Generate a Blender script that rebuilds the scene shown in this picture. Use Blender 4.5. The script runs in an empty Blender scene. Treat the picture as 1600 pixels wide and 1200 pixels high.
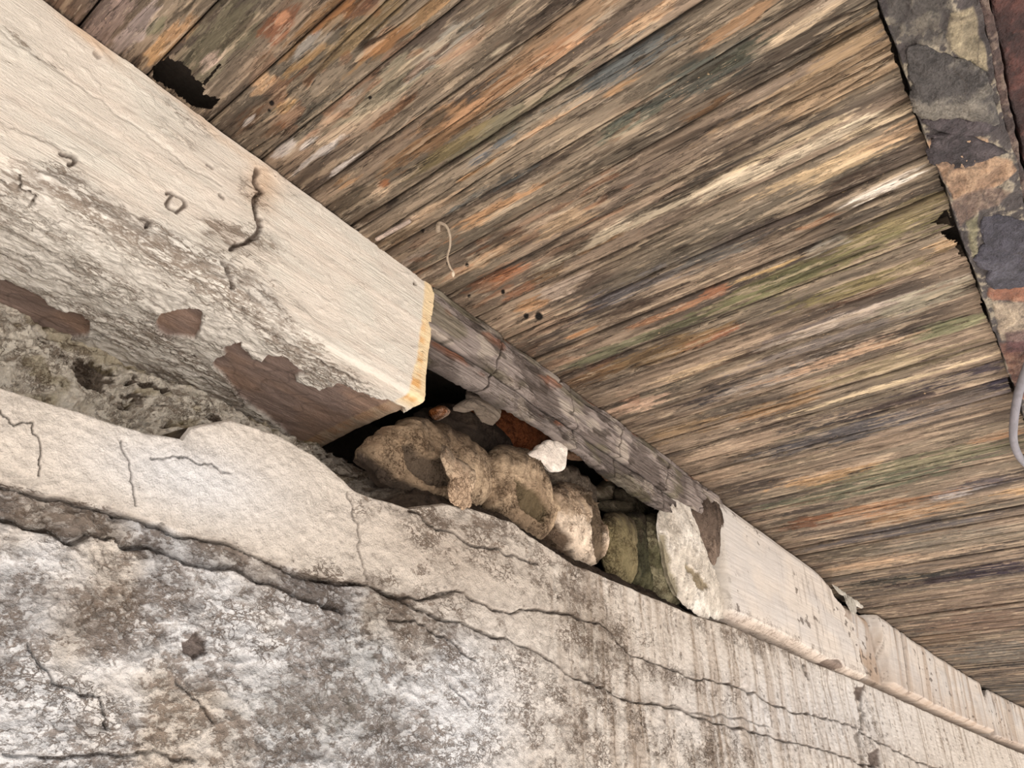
import bpy, math, random
import numpy as np
from mathutils import Matrix, Vector
C = bpy.context.scene.collection
sc = bpy.context.scene
S = 2.0            # metres per layout unit
EYE = 1.6          # camera height above the ground in metres
F = 1115.0         # focal length in pixels of a 1600 px wide frame
# ------------------------------------------------------------------ camera
R = np.array([[0.61499566, -0.78840328, 0.0141637],
              [-0.41575639, -0.30894445, 0.85539462],
              [-0.67002012, -0.53195263, -0.5177832]])     # world axes as seen by the camera
cam = bpy.data.cameras.new('camera'); cam.sensor_width = 36.0; cam.lens = F / 1600 * 36.0
cam.clip_start = 0.05; cam.clip_end = 200
camo = bpy.data.objects.new('camera', cam); C.objects.link(camo)
m4 = Matrix.Identity(4)
for i in range(3):
    for j in range(3):
        m4[i][j] = float(R[j, i])
m4[2][3] = EYE
camo.matrix_world = m4
sc.camera = camo
# ------------------------------------------------------------------ light
w = bpy.data.worlds.new('world'); sc.world = w; w.use_nodes = True
bg = w.node_tree.nodes['Background']
bg.inputs[0].default_value = (0.93, 0.96, 1.0, 1); bg.inputs[1].default_value = 0.66
sun = bpy.data.lights.new('sun', 'SUN'); sun.energy = 10.5; sun.angle = math.radians(6); sun.color = (1.0, 0.945, 0.925)
suno = bpy.data.objects.new('sun', sun); C.objects.link(suno)
suno.rotation_euler = (math.radians(42), 0, math.radians(18))
sc.view_settings.view_transform = 'Standard'; sc.view_settings.look = 'None'
sc.view_settings.gamma = 1.0; sc.view_settings.use_curve_mapping = False
sc.view_settings.exposure = 0.33
# ------------------------------------------------------------------ geometry of the view (used to survey the real surfaces)
def ray(px, py):
    v = np.stack([np.asarray(px, float) - 800, -(np.asarray(py, float) - 600), np.full(np.shape(px), -F)], -1) / F
    return v @ R
def onz(px, py, h=1.0):
    r = ray(px, py); return r * (h / r[..., 2])[..., None]
def ony(px, py, d):
    r = ray(px, py); return r * (d / r[..., 1])[..., None]
def proj(P):
    q = P @ R.T
    z = np.minimum(q[..., 2], -0.02)
    return 800 + F * q[..., 0] / -z, 600 - F * q[..., 1] / -z
def bend(x):
    return -0.0085 * np.maximum(np.asarray(x, float) - 4.6, 0) ** 2
def onwall(px, py, y0):
    y = y0
    for _ in range(25):
        p = ony(np.array(px), np.array(py), y)
        y = 0.5 * y + 0.5 * (y0 + float(bend(min(p[0], 12))))
    return p
# ------------------------------------------------------------------ noise
_rg = np.random.default_rng(7)
_a = _rg.random((256, 256)).astype(np.float32) * 2 * np.pi
NGX, NGY = np.cos(_a), np.sin(_a)
def perlin(x, y, seed=0):
    x = np.asarray(x, np.float32) + seed * 17.31; y = np.asarray(y, np.float32) + seed * 9.77
    xf = np.floor(x); yf = np.floor(y)
    ix = xf.astype(np.int32) & 255; iy = yf.astype(np.int32) & 255
    fx = x - xf; fy = y - yf
    u = fx * fx * (3 - 2 * fx); v = fy * fy * (3 - 2 * fy)
    ix1 = (ix + 1) & 255; iy1 = (iy + 1) & 255
    a = NGX[ix, iy] * fx + NGY[ix, iy] * fy
    b = NGX[ix1, iy] * (fx - 1) + NGY[ix1, iy] * fy
    c = NGX[ix, iy1] * fx + NGY[ix, iy1] * (fy - 1)
    d = NGX[ix1, iy1] * (fx - 1) + NGY[ix1, iy1] * (fy - 1)
    return (a + (b - a) * u + (c + (d - c) * u - a - (b - a) * u) * v) * 1.5
def fbm(x, y, o=4, seed=0, g=0.5):
    s = 0; a = 1; t = 0
    for k in range(o):
        s = s + a * perlin(x * 2 ** k, y * 2 ** k, seed + k * 3); t += a; a *= g
    return s / t * 1.4
def ridged(x, y, o=3, seed=0):
    s = 0; a = 1; t = 0
    for k in range(o):
        s = s + a * (1 - 2.4 * np.abs(perlin(x * 2 ** k, y * 2 ** k, seed + k * 5))); t += a; a *= 0.5
    return s / t
def ss(a, b, x):
    t = np.clip((x - a) / (b - a), 0, 1); return t * t * (3 - 2 * t)
def lin(c):
    c = np.asarray(c, float) / 255.0
    return np.where(c <= 0.04045, c / 12.92, ((c + 0.055) / 1.055) ** 2.4)
def mix(a, b, t):
    return a + (b - a) * np.asarray(t)[..., None]
def dpoly(px, py, pts, closed=False):
    d = np.full(px.shape, 1e9)
    n = len(pts)
    for i in range(n if closed else n - 1):
        x0, y0 = pts[i]; x1, y1 = pts[(i + 1) % n]
        dx, dy = x1 - x0, y1 - y0
        t = np.clip(((px - x0) * dx + (py - y0) * dy) / (dx * dx + dy * dy + 1e-9), 0, 1)
        d = np.minimum(d, np.hypot(px - x0 - t * dx, py - y0 - t * dy))
    return d
def sdf(px, py, pts):                                   # negative inside
    d = dpoly(px, py, pts, True)
    ins = np.zeros(px.shape, bool); n = len(pts)
    for i in range(n):
        x0, y0 = pts[i]; x1, y1 = pts[(i + 1) % n]
        if y0 == y1: continue
        c = ((y0 > py) != (y1 > py)) & (px < (x1 - x0) * (py - y0) / (y1 - y0) + x0)
        ins ^= c
    return np.where(ins, -d, d)
def blob(px, py, cx, cy, rx, ry, ang=0):
    c, s = math.cos(math.radians(ang)), math.sin(math.radians(ang))
    u = ((px - cx) * c + (py - cy) * s) / rx; v = (-(px - cx) * s + (py - cy) * c) / ry
    return np.exp(-(u * u + v * v))
# ------------------------------------------------------------------ materials
def material(name, rough, scale, stretch=(1, 1, 1), bump=0.3, dist=0.004, var=0.25, spec=0.3, fine=4.0, lines=0.0, lscale=20, lstretch=(1, 1, 1), wood=False, dirt=(0.27, 0.215, 0.175), comb=0.0):
    m = bpy.data.materials.new(name); m.use_nodes = True
    nt = m.node_tree; N = nt.nodes; L = nt.links
    b = N['Principled BSDF']; b.inputs['Roughness'].default_value = rough
    b.inputs['Specular IOR Level'].default_value = spec
    geo = N.new('ShaderNodeNewGeometry'); oi = N.new('ShaderNodeObjectInfo')
    def M(op, a, bb=None, c=None, clamp=False):
        n = N.new('ShaderNodeMath'); n.operation = op; n.use_clamp = clamp
        for k_, v in enumerate((a, bb, c)):
            if v is None: continue
            if isinstance(v, (int, float)): n.inputs[k_].default_value = v
            else: L.new(v, n.inputs[k_])
        return n.outputs[0]
    def step(v, a, bb):
        n = N.new('ShaderNodeMapRange'); n.interpolation_type = 'SMOOTHSTEP'
        for k_, q in (('From Min', a), ('From Max', bb)):
            if isinstance(q, (int, float)): n.inputs[k_].default_value = q
            else: L.new(q, n.inputs[k_])
        L.new(v, n.inputs['Value']); return n.outputs[0]
    W = M('MULTIPLY', oi.outputs['Random'], 9.0)
    def noise(sc__, st, det=6, rg=.65, off=0.0, dis=0.0):
        mp = N.new('ShaderNodeVectorMath'); mp.operation = 'MULTIPLY_ADD'; mp.inputs[1].default_value = st
        L.new(geo.outputs['Position'], mp.inputs[0])
        if wood:
            L.new(M('ADD', M('MULTIPLY', W, 7.0), off * 1.7), mp.inputs[2])
        else: mp.inputs[2].default_value = (off * 1.7, off * .9, off * 1.3)
        n = N.new('ShaderNodeTexNoise'); n.noise_dimensions = '3D'; n.inputs['Scale'].default_value = sc__
        n.inputs['Detail'].default_value = min(det, 6); n.inputs['Roughness'].default_value = rg; n.inputs['Distortion'].default_value = 0.0
        L.new(mp.outputs[0], n.inputs['Vector'])
        return n.outputs['Fac']
    def attr(nm):
        a = N.new('ShaderNodeAttribute'); a.attribute_name = nm; return a
    def mixc(a, bb, f):
        n = N.new('ShaderNodeMix'); n.data_type = 'RGBA'
        L.new(f, n.inputs[0])
        for k_, v in ((6, a), (7, bb)):
            if isinstance(v, tuple): n.inputs[k_].default_value = v + (1,)
            else: L.new(v, n.inputs[k_])
        return n.outputs[2]
    def scl(cc, f):
        n = N.new('ShaderNodeVectorMath'); n.operation = 'SCALE'; L.new(cc, n.inputs[0])
        if isinstance(f, (int, float)): n.inputs['Scale'].default_value = f
        else: L.new(f, n.inputs['Scale'])
        return n.outputs[0]
    n1 = noise(scale, stretch); n2 = noise(scale * fine, stretch, 4, .6, 3.0)
    ad = M('ADD', n1, n2)
    col = attr('Col').outputs['Color']
    mr = N.new('ShaderNodeMapRange'); mr.clamp = False
    mr.inputs['From Min'].default_value = 0.75; mr.inputs['From Max'].default_value = 1.25
    mr.inputs['To Min'].default_value = 1 - var; mr.inputs['To Max'].default_value = 1 + var
    L.new(ad, mr.inputs['Value']); col = scl(col, mr.outputs[0])
    hgt = ad
    if wood:
        lf = step(noise(16, (3.4, .30, 3.4), 7, .72, 11.0), .57, .63)
        col = mixc(col, scl(mixc(col, (0.60, 0.49, 0.37), M('ADD', 0.0, .75)), 1.0), M('MULTIPLY', lf, .50))
        df = step(noise(13, (3.4, .34, 3.4), 7, .72, 23.0), .56, .64)
        col = mixc(col, scl(col, .40), M('MULTIPLY', df, .85))
        ly = noise(7, (2.6, .42, 2.6), 9, .72, 81.0, .2)
        lay = step(ly, .492, .508); col = mixc(scl(col, .80), scl(col, 1.12), lay)
        ed = M('SUBTRACT', 1.0, step(M('ABSOLUTE', M('SUBTRACT', ly, .492)), 0.0, .010)); col = mixc(col, scl(col, .42), M('MULTIPLY', ed, .75))
        hgt = M('SUBTRACT', hgt, M('MULTIPLY', lay, .5))
        ck = M('ABSOLUTE', M('SUBTRACT', noise(14, (2.4, .10, 2.4), 3, .5, 31.0), .5))
        ck = M('MULTIPLY', M('SUBTRACT', 1.0, step(ck, .002, .012)), step(noise(5, (2, .6, 2), 2, .5, 41.0), .45, .55))
        col = mixc(col, (0.020, 0.014, 0.010), M('MULTIPLY', ck, .8))
        gold = step(noise(90, (1.4, .6, 1.4), 3, .6, 51.0), .66, .70)
        col = mixc(col, (0.62, 0.42, 0.24), M('MULTIPLY', M('MULTIPLY', gold, step(noise(6, (1, .6, 1), 3, .6, 57.0), .52, .62)), .55))
        hgt = M('ADD', M('SUBTRACT', hgt, M('MULTIPLY', ck, 1.2)), M('MULTIPLY', lf, .35))
    if lines:
        D = attr('Dirt').outputs['Fac']
        q = noise(lscale, lstretch, 7, .62, 7.0, .35)
        a1 = M('ABSOLUTE', M('SUBTRACT', q, .5))
        w1 = M('MULTIPLY', D, .046)
        l1 = M('SUBTRACT', 1.0, step(a1, 0.0, M('ADD', w1, .0015)))
        q2 = noise(lscale * 2.6, lstretch, 5, .6, 17.0, .3)
        l2 = M('SUBTRACT', 1.0, step(M('ABSOLUTE', M('SUBTRACT', q2, .5)), 0.0, M('ADD', M('MULTIPLY', D, .055), .001)))
        q3 = noise(lscale * 1.1, lstretch, 9, .74, 27.0, .4)
        bl = step(M('ADD', q3, M('MULTIPLY', D, .155)), .63, .70)
        fs = step(M('ADD', noise(lscale * 4.0, lstretch, 5, .7, 47.0, .8), M('MULTIPLY', D, .05)), .475, .545)
        bl = M('MULTIPLY', bl, M('ADD', M('MULTIPLY', fs, .72), .22))
        q4 = noise(lscale * 1.6, lstretch, 6, .6, 57.0, 1.2)
        l4 = M('SUBTRACT', 1.0, step(M('ABSOLUTE', M('SUBTRACT', q4, .48)), 0.0, M('ADD', M('MULTIPLY', D, .045), .003)))
        brk = step(noise(lscale * .7, lstretch, 4, .6, 37.0), .40, .58)
        gate = step(D, .02, .35)
        amt = M('MAXIMUM', M('MULTIPLY', M('MULTIPLY', M('MAXIMUM', M('MAXIMUM', l1, l4), M('MULTIPLY', l2, .8)), brk), gate), M('MULTIPLY', bl, .9))
        amt = M('MULTIPLY', amt, lines, clamp=True)
        tint = N.new('ShaderNodeVectorMath'); tint.operation = 'MULTIPLY'; L.new(col, tint.inputs[0]); tint.inputs[1].default_value = dirt
        col = mixc(col, tint.outputs[0], amt)
        hgt = M('SUBTRACT', M('ADD', hgt, M('MULTIPLY', M('MULTIPLY', a1, 6.0), gate)), M('MULTIPLY', amt, .6))
    if comb:
        cb = noise(52, (.03, 3.0, 3.0), 3, .6, 61.0); k1 = step(noise(4, (.6, 1.6, 1.6), 4, .6, 67.0), .35, .6)
        hgt = M('ADD', hgt, M('MULTIPLY', M('MULTIPLY', cb, k1), comb))
        col = mixc(col, scl(col, .80), M('MULTIPLY', M('MULTIPLY', step(cb, .56, .66), k1), .7))
        spk = step(noise(70, (.5, 1.6, 1.6), 3, .6, 71.0), .665, .70)
        col = mixc(col, scl(col, .5), M('MULTIPLY', M('MULTIPLY', spk, step(noise(6, (.7, 1.4, 1.4), 4, .6, 73.0), .50, .60)), .7))
    L.new(col, b.inputs['Base Color'])
    bp = N.new('ShaderNodeBump'); bp.inputs['Strength'].default_value = bump; bp.inputs['Distance'].default_value = dist
    L.new(hgt, bp.inputs['Height']); L.new(bp.outputs[0], b.inputs['Normal'])
    return m
M_WOOD = material('weathered_wood', 0.85, 38, (3.2, 0.22, 3.2), 0.7, 0.006, 0.26, 0.2, wood=True)
M_PLATE = material('grey_timber', 0.8, 24, (0.3, 2.2, 2.2), 0.6, 0.006, 0.2, 0.25, lines=.75, lscale=7, lstretch=(.5, 1.5, 1.5))
M_PLASTER = material('painted_plaster', 0.85, 42, (1, 1, 1), 0.85, 0.008, 0.10, 0.25, lines=.95, lscale=9, lstretch=(.8, 1.2, 1.2))
M_PAINT = material('painted_concrete', 0.75, 45, (0.6, 1.3, 1.3), 0.8, 0.005, 0.04, 0.25, lines=.9, lscale=9, lstretch=(.5, 1.6, 1.6), comb=1.3)
M_BLOCK = material('painted_block', 0.8, 30, (0.6, 1.3, 1.0), 0.35, 0.003, 0.05, 0.25, lines=.8, lscale=8, lstretch=(1.2, 1.2, .7), comb=.4)
M_STONE = material('rubble_stone', 0.88, 26, (1, 1, 1), 0.8, 0.008, 0.18, 0.2, lines=.9, lscale=9)
M_RUST = material('corroded_metal', 0.62, 32, (1, 1, 1), 0.9, 0.012, 0.38, 0.4, lines=.5, lscale=11)
M_GROUND = material('pale_paving', 0.9, 3, (1, 1, 1), 0.2, 0.01, 0.1, 0.2)
# ------------------------------------------------------------------ builders
def mesh_obj(name, V, faces, col, mat, parent=None, origin=None, dirt=None):
    """V (n,3) layout units, faces (m,4) or (m,3) ints, col (n,3) linear"""
    V = np.asarray(V, np.float64) * S; V[:, 2] += EYE
    if origin is None:
        lo, hi = V.min(0), V.max(0); o = np.array([(lo[0] + hi[0]) / 2, (lo[1] + hi[1]) / 2, lo[2]])
    else: o = np.array(origin)
    me = bpy.data.meshes.new(name)
    k = faces.shape[1]
    me.vertices.add(len(V)); me.vertices.foreach_set('co', (V - o).astype(np.float32).ravel())
    me.loops.add(faces.size); me.loops.foreach_set('vertex_index', faces.astype(np.int32).ravel())
    me.polygons.add(len(faces)); me.polygons.foreach_set('loop_start', np.arange(len(faces), dtype=np.int32) * k)
    me.update(calc_edges=True)
    me.polygons.foreach_set('use_smooth', np.ones(len(faces), bool))
    c = np.ones((len(V), 4), np.float32); c[:, :3] = np.clip(col, 0.002, 0.92)
    a = me.color_attributes.new('Col', 'FLOAT_COLOR', 'POINT'); a.data.foreach_set('color', c.ravel())
    dv = np.full(len(V), 0.0, np.float32) if dirt is None else np.clip(dirt, 0, 1).astype(np.float32)
    da = me.attributes.new('Dirt', 'FLOAT', 'POINT'); da.data.foreach_set('value', dv)
    me.materials.append(mat); me.validate()
    ob = bpy.data.objects.new(name, me); C.objects.link(ob)
    ob.location = o
    if parent is not None:
        ob.parent = parent; ob.location = o - np.array(parent.location)
    return ob
def grid_faces(n, m, wrap=False):
    i, j = np.meshgrid(np.arange(n - 1), np.arange(m if wrap else m - 1), indexing='ij')
    j1 = (j + 1) % m
    return np.stack([i * m + j, (i + 1) * m + j, (i + 1) * m + j1, i * m + j1], -1).reshape(-1, 4)
def compact(V, faces, col):
    u, inv = np.unique(faces, return_inverse=True)
    return V[u], inv.reshape(faces.shape), col[u]
def grid_obj(name, P, col, mat, parent=None, keep=None, flip=False, dirt=None):
    n, m = P.shape[:2]; f = grid_faces(n, m)
    if keep is not None: f = f[keep.reshape(-1)]
    if flip: f = f[:, ::-1]
    if dirt is not None:
        col = np.concatenate([col, np.asarray(dirt)[..., None]], -1)
    V, f, c = compact(P.reshape(-1, 3), f, col.reshape(-1, col.shape[-1]))
    return mesh_obj(name, V, f, c[:, :3], mat, parent, dirt=c[:, 3] if dirt is not None else None)
def wig(pl, amp, seed=1, it=3):
    r_ = random.Random(seed + len(pl)); pl = [tuple(p) for p in pl]
    for k in range(it):
        out = [pl[0]]
        for a_, b_ in zip(pl[:-1], pl[1:]):
            d_ = math.hypot(b_[0] - a_[0], b_[1] - a_[1]); q_ = min(amp / 2 ** k, d_ * .18)
            out += [((a_[0] + b_[0]) / 2 + r_.uniform(-q_, q_), (a_[1] + b_[1]) / 2 + r_.uniform(-q_, q_)), b_]
        pl = out
    return pl
def empty(name, loc):
    o = bpy.data.objects.new(name, None); C.objects.link(o)
    o.location = (loc[0] * S, loc[1] * S, loc[2] * S + EYE); o.empty_display_size = 0.1
    return o
def tag(o, label=None, cat=None, group=None, kind=None):
    for k, v in (('label', label), ('category', cat), ('group', group), ('kind', kind)):
        if v: o[k] = v
    return o
def box(name, lo, hi, c, mat, parent=None):
    x0, y0, z0 = lo; x1, y1, z1 = hi
    V = np.array([(x0, y0, z0), (x1, y0, z0), (x1, y1, z0), (x0, y1, z0), (x0, y0, z1), (x1, y0, z1), (x1, y1, z1), (x0, y1, z1)])
    f = np.array([(0, 3, 2, 1), (4, 5, 6, 7), (0, 1, 5, 4), (1, 2, 6, 5), (2, 3, 7, 6), (3, 0, 4, 7)])
    o = mesh_obj(name, V, f, np.tile(lin(c), (8, 1)), mat, parent)
    o.data.polygons.foreach_set('use_smooth', np.zeros(6, bool))
    return o
def cols_for(px0, px1, step, y, z, xmax=11.0):
    """x positions evenly spread as seen along the line (y,z)"""
    xs = np.concatenate([np.linspace(-0.6, 2, 900), np.linspace(2, xmax, 1400)[1:]])
    P = np.stack([xs, y + bend(xs), np.full_like(xs, z)], -1)
    u, _ = proj(P); ok = (P @ R.T)[:, 2] < -0.05
    xs, u = xs[ok], u[ok]; u = np.maximum.accumulate(u + np.arange(len(u)) * 1e-7)
    n = int((px1 - px0) / step)
    return np.unique(np.interp(np.linspace(px0, px1, n), u, xs))
# ================================================================== GROUND
g = box('floor', (-9, -9, -0.85), (16, 1.2, -0.8), (206, 202, 196), M_GROUND)
tag(g, kind='structure')
# ================================================================== PLANK CEILING
ceil = empty('ceiling', (0, 0, 1.0)); tag(ceil, kind='structure')
RU, OR, TN, LB, WH = (146, 96, 60), (188, 142, 98), (172, 144, 114), (204, 186, 160), (200, 190, 184)
GG, BG, DK, OL, PK, GY = (110, 106, 84), (92, 98, 104), (52, 42, 36), (128, 112, 76), (190, 165, 150), (130, 122, 116)
STROKES = [  # cx, cy, half length, half width, colour  (broad weathering zones of the boards)
 (170,30,60,30,(150,128,120)),(205,50,50,16,(172,155,150)),(268,62,45,13,OR),(240,88,22,14,(200,150,95)),(212,98,14,12,DK),(245,42,16,9,GG),
 (350,60,90,30,(112,104,84)),(330,110,40,14,(120,110,92)),(328,92,26,6,PK),(432,40,26,20,(140,78,44)),(440,28,10,6,(205,140,100)),(500,40,70,18,(138,98,56)),
 (482,78,34,10,(160,154,146)),(413,132,18,12,(205,165,125)),(482,128,15,8,RU),(445,166,22,9,(200,152,92)),(480,190,60,14,(108,100,88)),
 (392,190,30,12,(92,66,46)),(388,192,14,4,WH),(425,205,24,8,(86,62,44)),(440,238,16,7,WH),(500,240,40,6,WH),(532,258,34,7,WH),(480,225,14,4,WH),
 (518,186,20,8,(205,170,140)),(548,160,26,8,(165,160,146)),(640,110,120,20,(138,128,108)),(560,60,100,15,(142,118,84)),(610,180,32,8,RU),
 (700,200,120,20,(152,112,76)),(840,100,80,18,(165,112,72)),(870,92,40,7,(215,165,125)),(700,60,60,14,(142,136,126)),(780,80,25,4,LB),
 (680,190,20,7,(76,66,54)),(588,300,16,13,(215,185,155)),(602,290,10,6,(180,100,40)),(542,285,25,8,OR),(540,322,44,18,(72,62,50)),(470,100,40,8,(176,132,78)),
 (650,30,120,12,(150,112,70)),(900,30,140,14,(140,112,86)),(1010,30,60,8,(176,130,90)),(770,150,70,8,(172,128,92)),
 (800,185,130,13,(126,118,96)),(700,238,60,10,OL),(760,238,60,7,BG),(850,172,60,8,(112,110,102)),(960,112,90,20,(92,97,98)),(900,160,60,8,BG),
 (860,187,110,6,(192,152,116)),(960,140,50,6,OR),(750,262,50,4,(190,135,80)),(770,292,60,8,(88,92,92)),(1000,180,60,14,(98,100,86)),(1100,112,100,20,(74,78,72)),
 (1170,76,70,9,(74,74,62)),(1140,46,60,8,(190,145,105)),(1250,42,60,8,(205,180,150)),(620,356,36,5,(190,170,158)),(665,332,50,6,(195,165,135)),
 (645,402,40,5,(165,148,135)),(760,332,60,7,(190,140,95)),(690,376,25,6,RU),(782,376,45,7,(88,70,56)),(880,350,60,10,TN),(600,380,60,14,(112,92,70)),
 (790,430,34,8,(165,98,56)),(822,450,38,9,(150,100,70)),(860,430,30,10,(105,82,58)),(935,382,50,6,(130,95,60)),(770,400,50,8,(170,138,108)),
 (980,352,130,8,LB),(1045,322,110,8,LB),(1055,308,60,8,DK),(892,386,28,8,(80,64,52)),(980,392,40,7,(76,64,54)),(922,440,28,8,(85,70,60)),
 (862,456,50,10,(178,158,142)),(940,470,70,12,(118,110,112)),(1050,422,110,12,(104,99,100)),(1130,386,120,10,(80,72,66)),(1250,342,90,12,(72,62,52)),
 (828,476,22,9,(188,132,80)),(905,522,22,5,(192,126,68)),(850,502,60,13,(180,150,125)),(990,478,70,6,(68,54,44)),(1060,482,70,5,(170,115,78)),
 (1300,130,160,25,(166,138,108)),(1330,60,80,20,(152,126,96)),(1250,215,110,6,(214,190,155)),(1380,190,60,6,(218,194,160)),(1200,262,130,8,LB),
 (1330,247,110,13,(208,178,138)),(1400,212,50,12,(188,154,122)),(1420,160,32,9,(84,66,50)),(1100,172,50,6,(108,72,38)),(1180,235,90,8,(80,72,64)),
 (1250,203,60,6,(76,68,60)),(1390,290,64,8,(224,212,200)),(1260,326,100,9,(60,50,44)),(1320,290,70,7,(74,60,50)),(1160,372,80,12,(76,66,60)),
 (1110,402,60,10,(112,107,102)),(1200,421,75,4,(224,184,124)),(1280,346,30,5,RU),(1380,362,120,18,(136,123,82)),(1250,430,140,16,(118,112,76)),
 (1150,470,130,10,(110,108,76)),(1000,530,100,10,(106,105,80)),(1420,330,50,12,(142,126,92)),(1480,382,26,11,(208,168,124)),(1290,386,40,9,(152,144,132)),
 (1350,442,100,10,(130,118,76)),(1120,456,25,8,(165,95,55)),(1100,530,42,6,(166,88,48)),(1000,560,90,10,(132,104,68)),(920,592,50,8,(122,90,60)),
 (1090,577,62,6,(208,178,142)),(1260,512,90,6,(94,84,82)),(1150,562,84,5,(62,46,36)),(1330,472,60,4,(88,62,46)),(1320,502,110,9,(178,162,148)),
 (1200,592,120,10,(166,153,142)),(1130,602,60,9,(82,72,66)),(1090,627,40,7,(58,54,60)),(1440,472,60,12,(152,144,124)),(1250,547,110,6,(118,108,104)),
 (1480,512,60,12,(136,136,102)),(1300,562,110,7,(188,152,122)),(1400,572,90,12,(152,136,106)),(1230,632,70,8,(142,104,64)),(1000,632,42,9,(208,172,146)),
 (1055,672,60,10,(152,124,92)),(1370,607,180,3,(222,198,162)),(1500,592,75,9,(44,38,56)),(1400,632,100,6,(58,48,50)),(1260,667,84,8,(62,58,60)),
 (1572,604,34,13,(40,37,60)),(1450,642,120,10,(124,112,106)),(1300,684,120,12,(78,76,80)),(1150,700,80,10,(182,156,132)),(1120,742,60,8,(176,150,126)),
 (1450,722,140,12,(120,117,90)),(1350,762,120,9,(94,98,78)),(1280,747,64,8,(186,144,98)),(1560,682,40,6,(165,120,85)),(1530,757,50,5,(86,78,84)),
 (1490,772,40,5,(168,160,158)),(1350,797,100,8,(166,114,74)),(1260,817,40,8,(130,74,40)),(1430,802,60,7,(160,118,78)),(1590,767,30,6,(192,150,105)),
 (1400,832,120,6,(84,80,84)),(1450,846,140,10,(130,120,106)),(1450,869,100,4,(192,166,140)),(1320,862,60,9,(92,82,68)),(1350,882,60,6,(182,150,120)),
 (1500,899,120,7,(48,37,46)),(1562,890,44,9,(42,30,48)),(1400,907,80,5,(44,48,44)),(1500,942,120,14,(124,104,88)),(1540,972,80,18,(120,96,80)),
 (1560,1020,60,15,(110,105,98)),(1570,1080,60,14,(92,88,84)),(1460,1000,60,8,(120,98,78)),(1570,1040,60,3,(50,44,42)),
]
VPX, VPY = -852.5, 1247.5
HOLE_L = [(238,108),(250,98),(262,90),(274,93),(286,97),(290,104),(300,110),(298,118),(306,124),(312,128),(320,138),(318,146),(330,150),(344,154),(330,172),(300,165),(268,140),(240,122)]
SLOT = [(343,98),(346,101),(328,124),(320,134),(316,131),(330,114)]
HOLE_R = [(1456,349),(1468,340),(1480,328),(1486,336),(1492,350),(1500,362),(1500,372),(1512,392),(1510,402),(1500,400),(1497,376),(1482,372),(1472,364),(1488,354),(1474,350)]
SPOTS = [(424,163,4),(420,174,2.5),(578,154,3),(578,394-88,0.1),(660,360,3),(786,456,3),(733,462,2.5),(822,494,4),(842,494,6),(700,409,2.5),(730,412,3),(1110,205,0.1)]
seams = [-0.53,-0.42,-0.315,-0.21,-0.11,-0.005,0.095,0.2,0.312,0.416,0.522,0.628,0.718,0.807,0.906,1.01,1.12,1.235,1.345,1.45,1.548,1.65,1.745,1.84,1.938,2.04,2.14,2.215,2.305,2.4]
rnd = random.Random(3)
while seams[-1] < 10.5: seams.append(seams[-1] + rnd.uniform(0.093, 0.112))
YB, YW = -0.036, 0.99
planks = []
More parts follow.
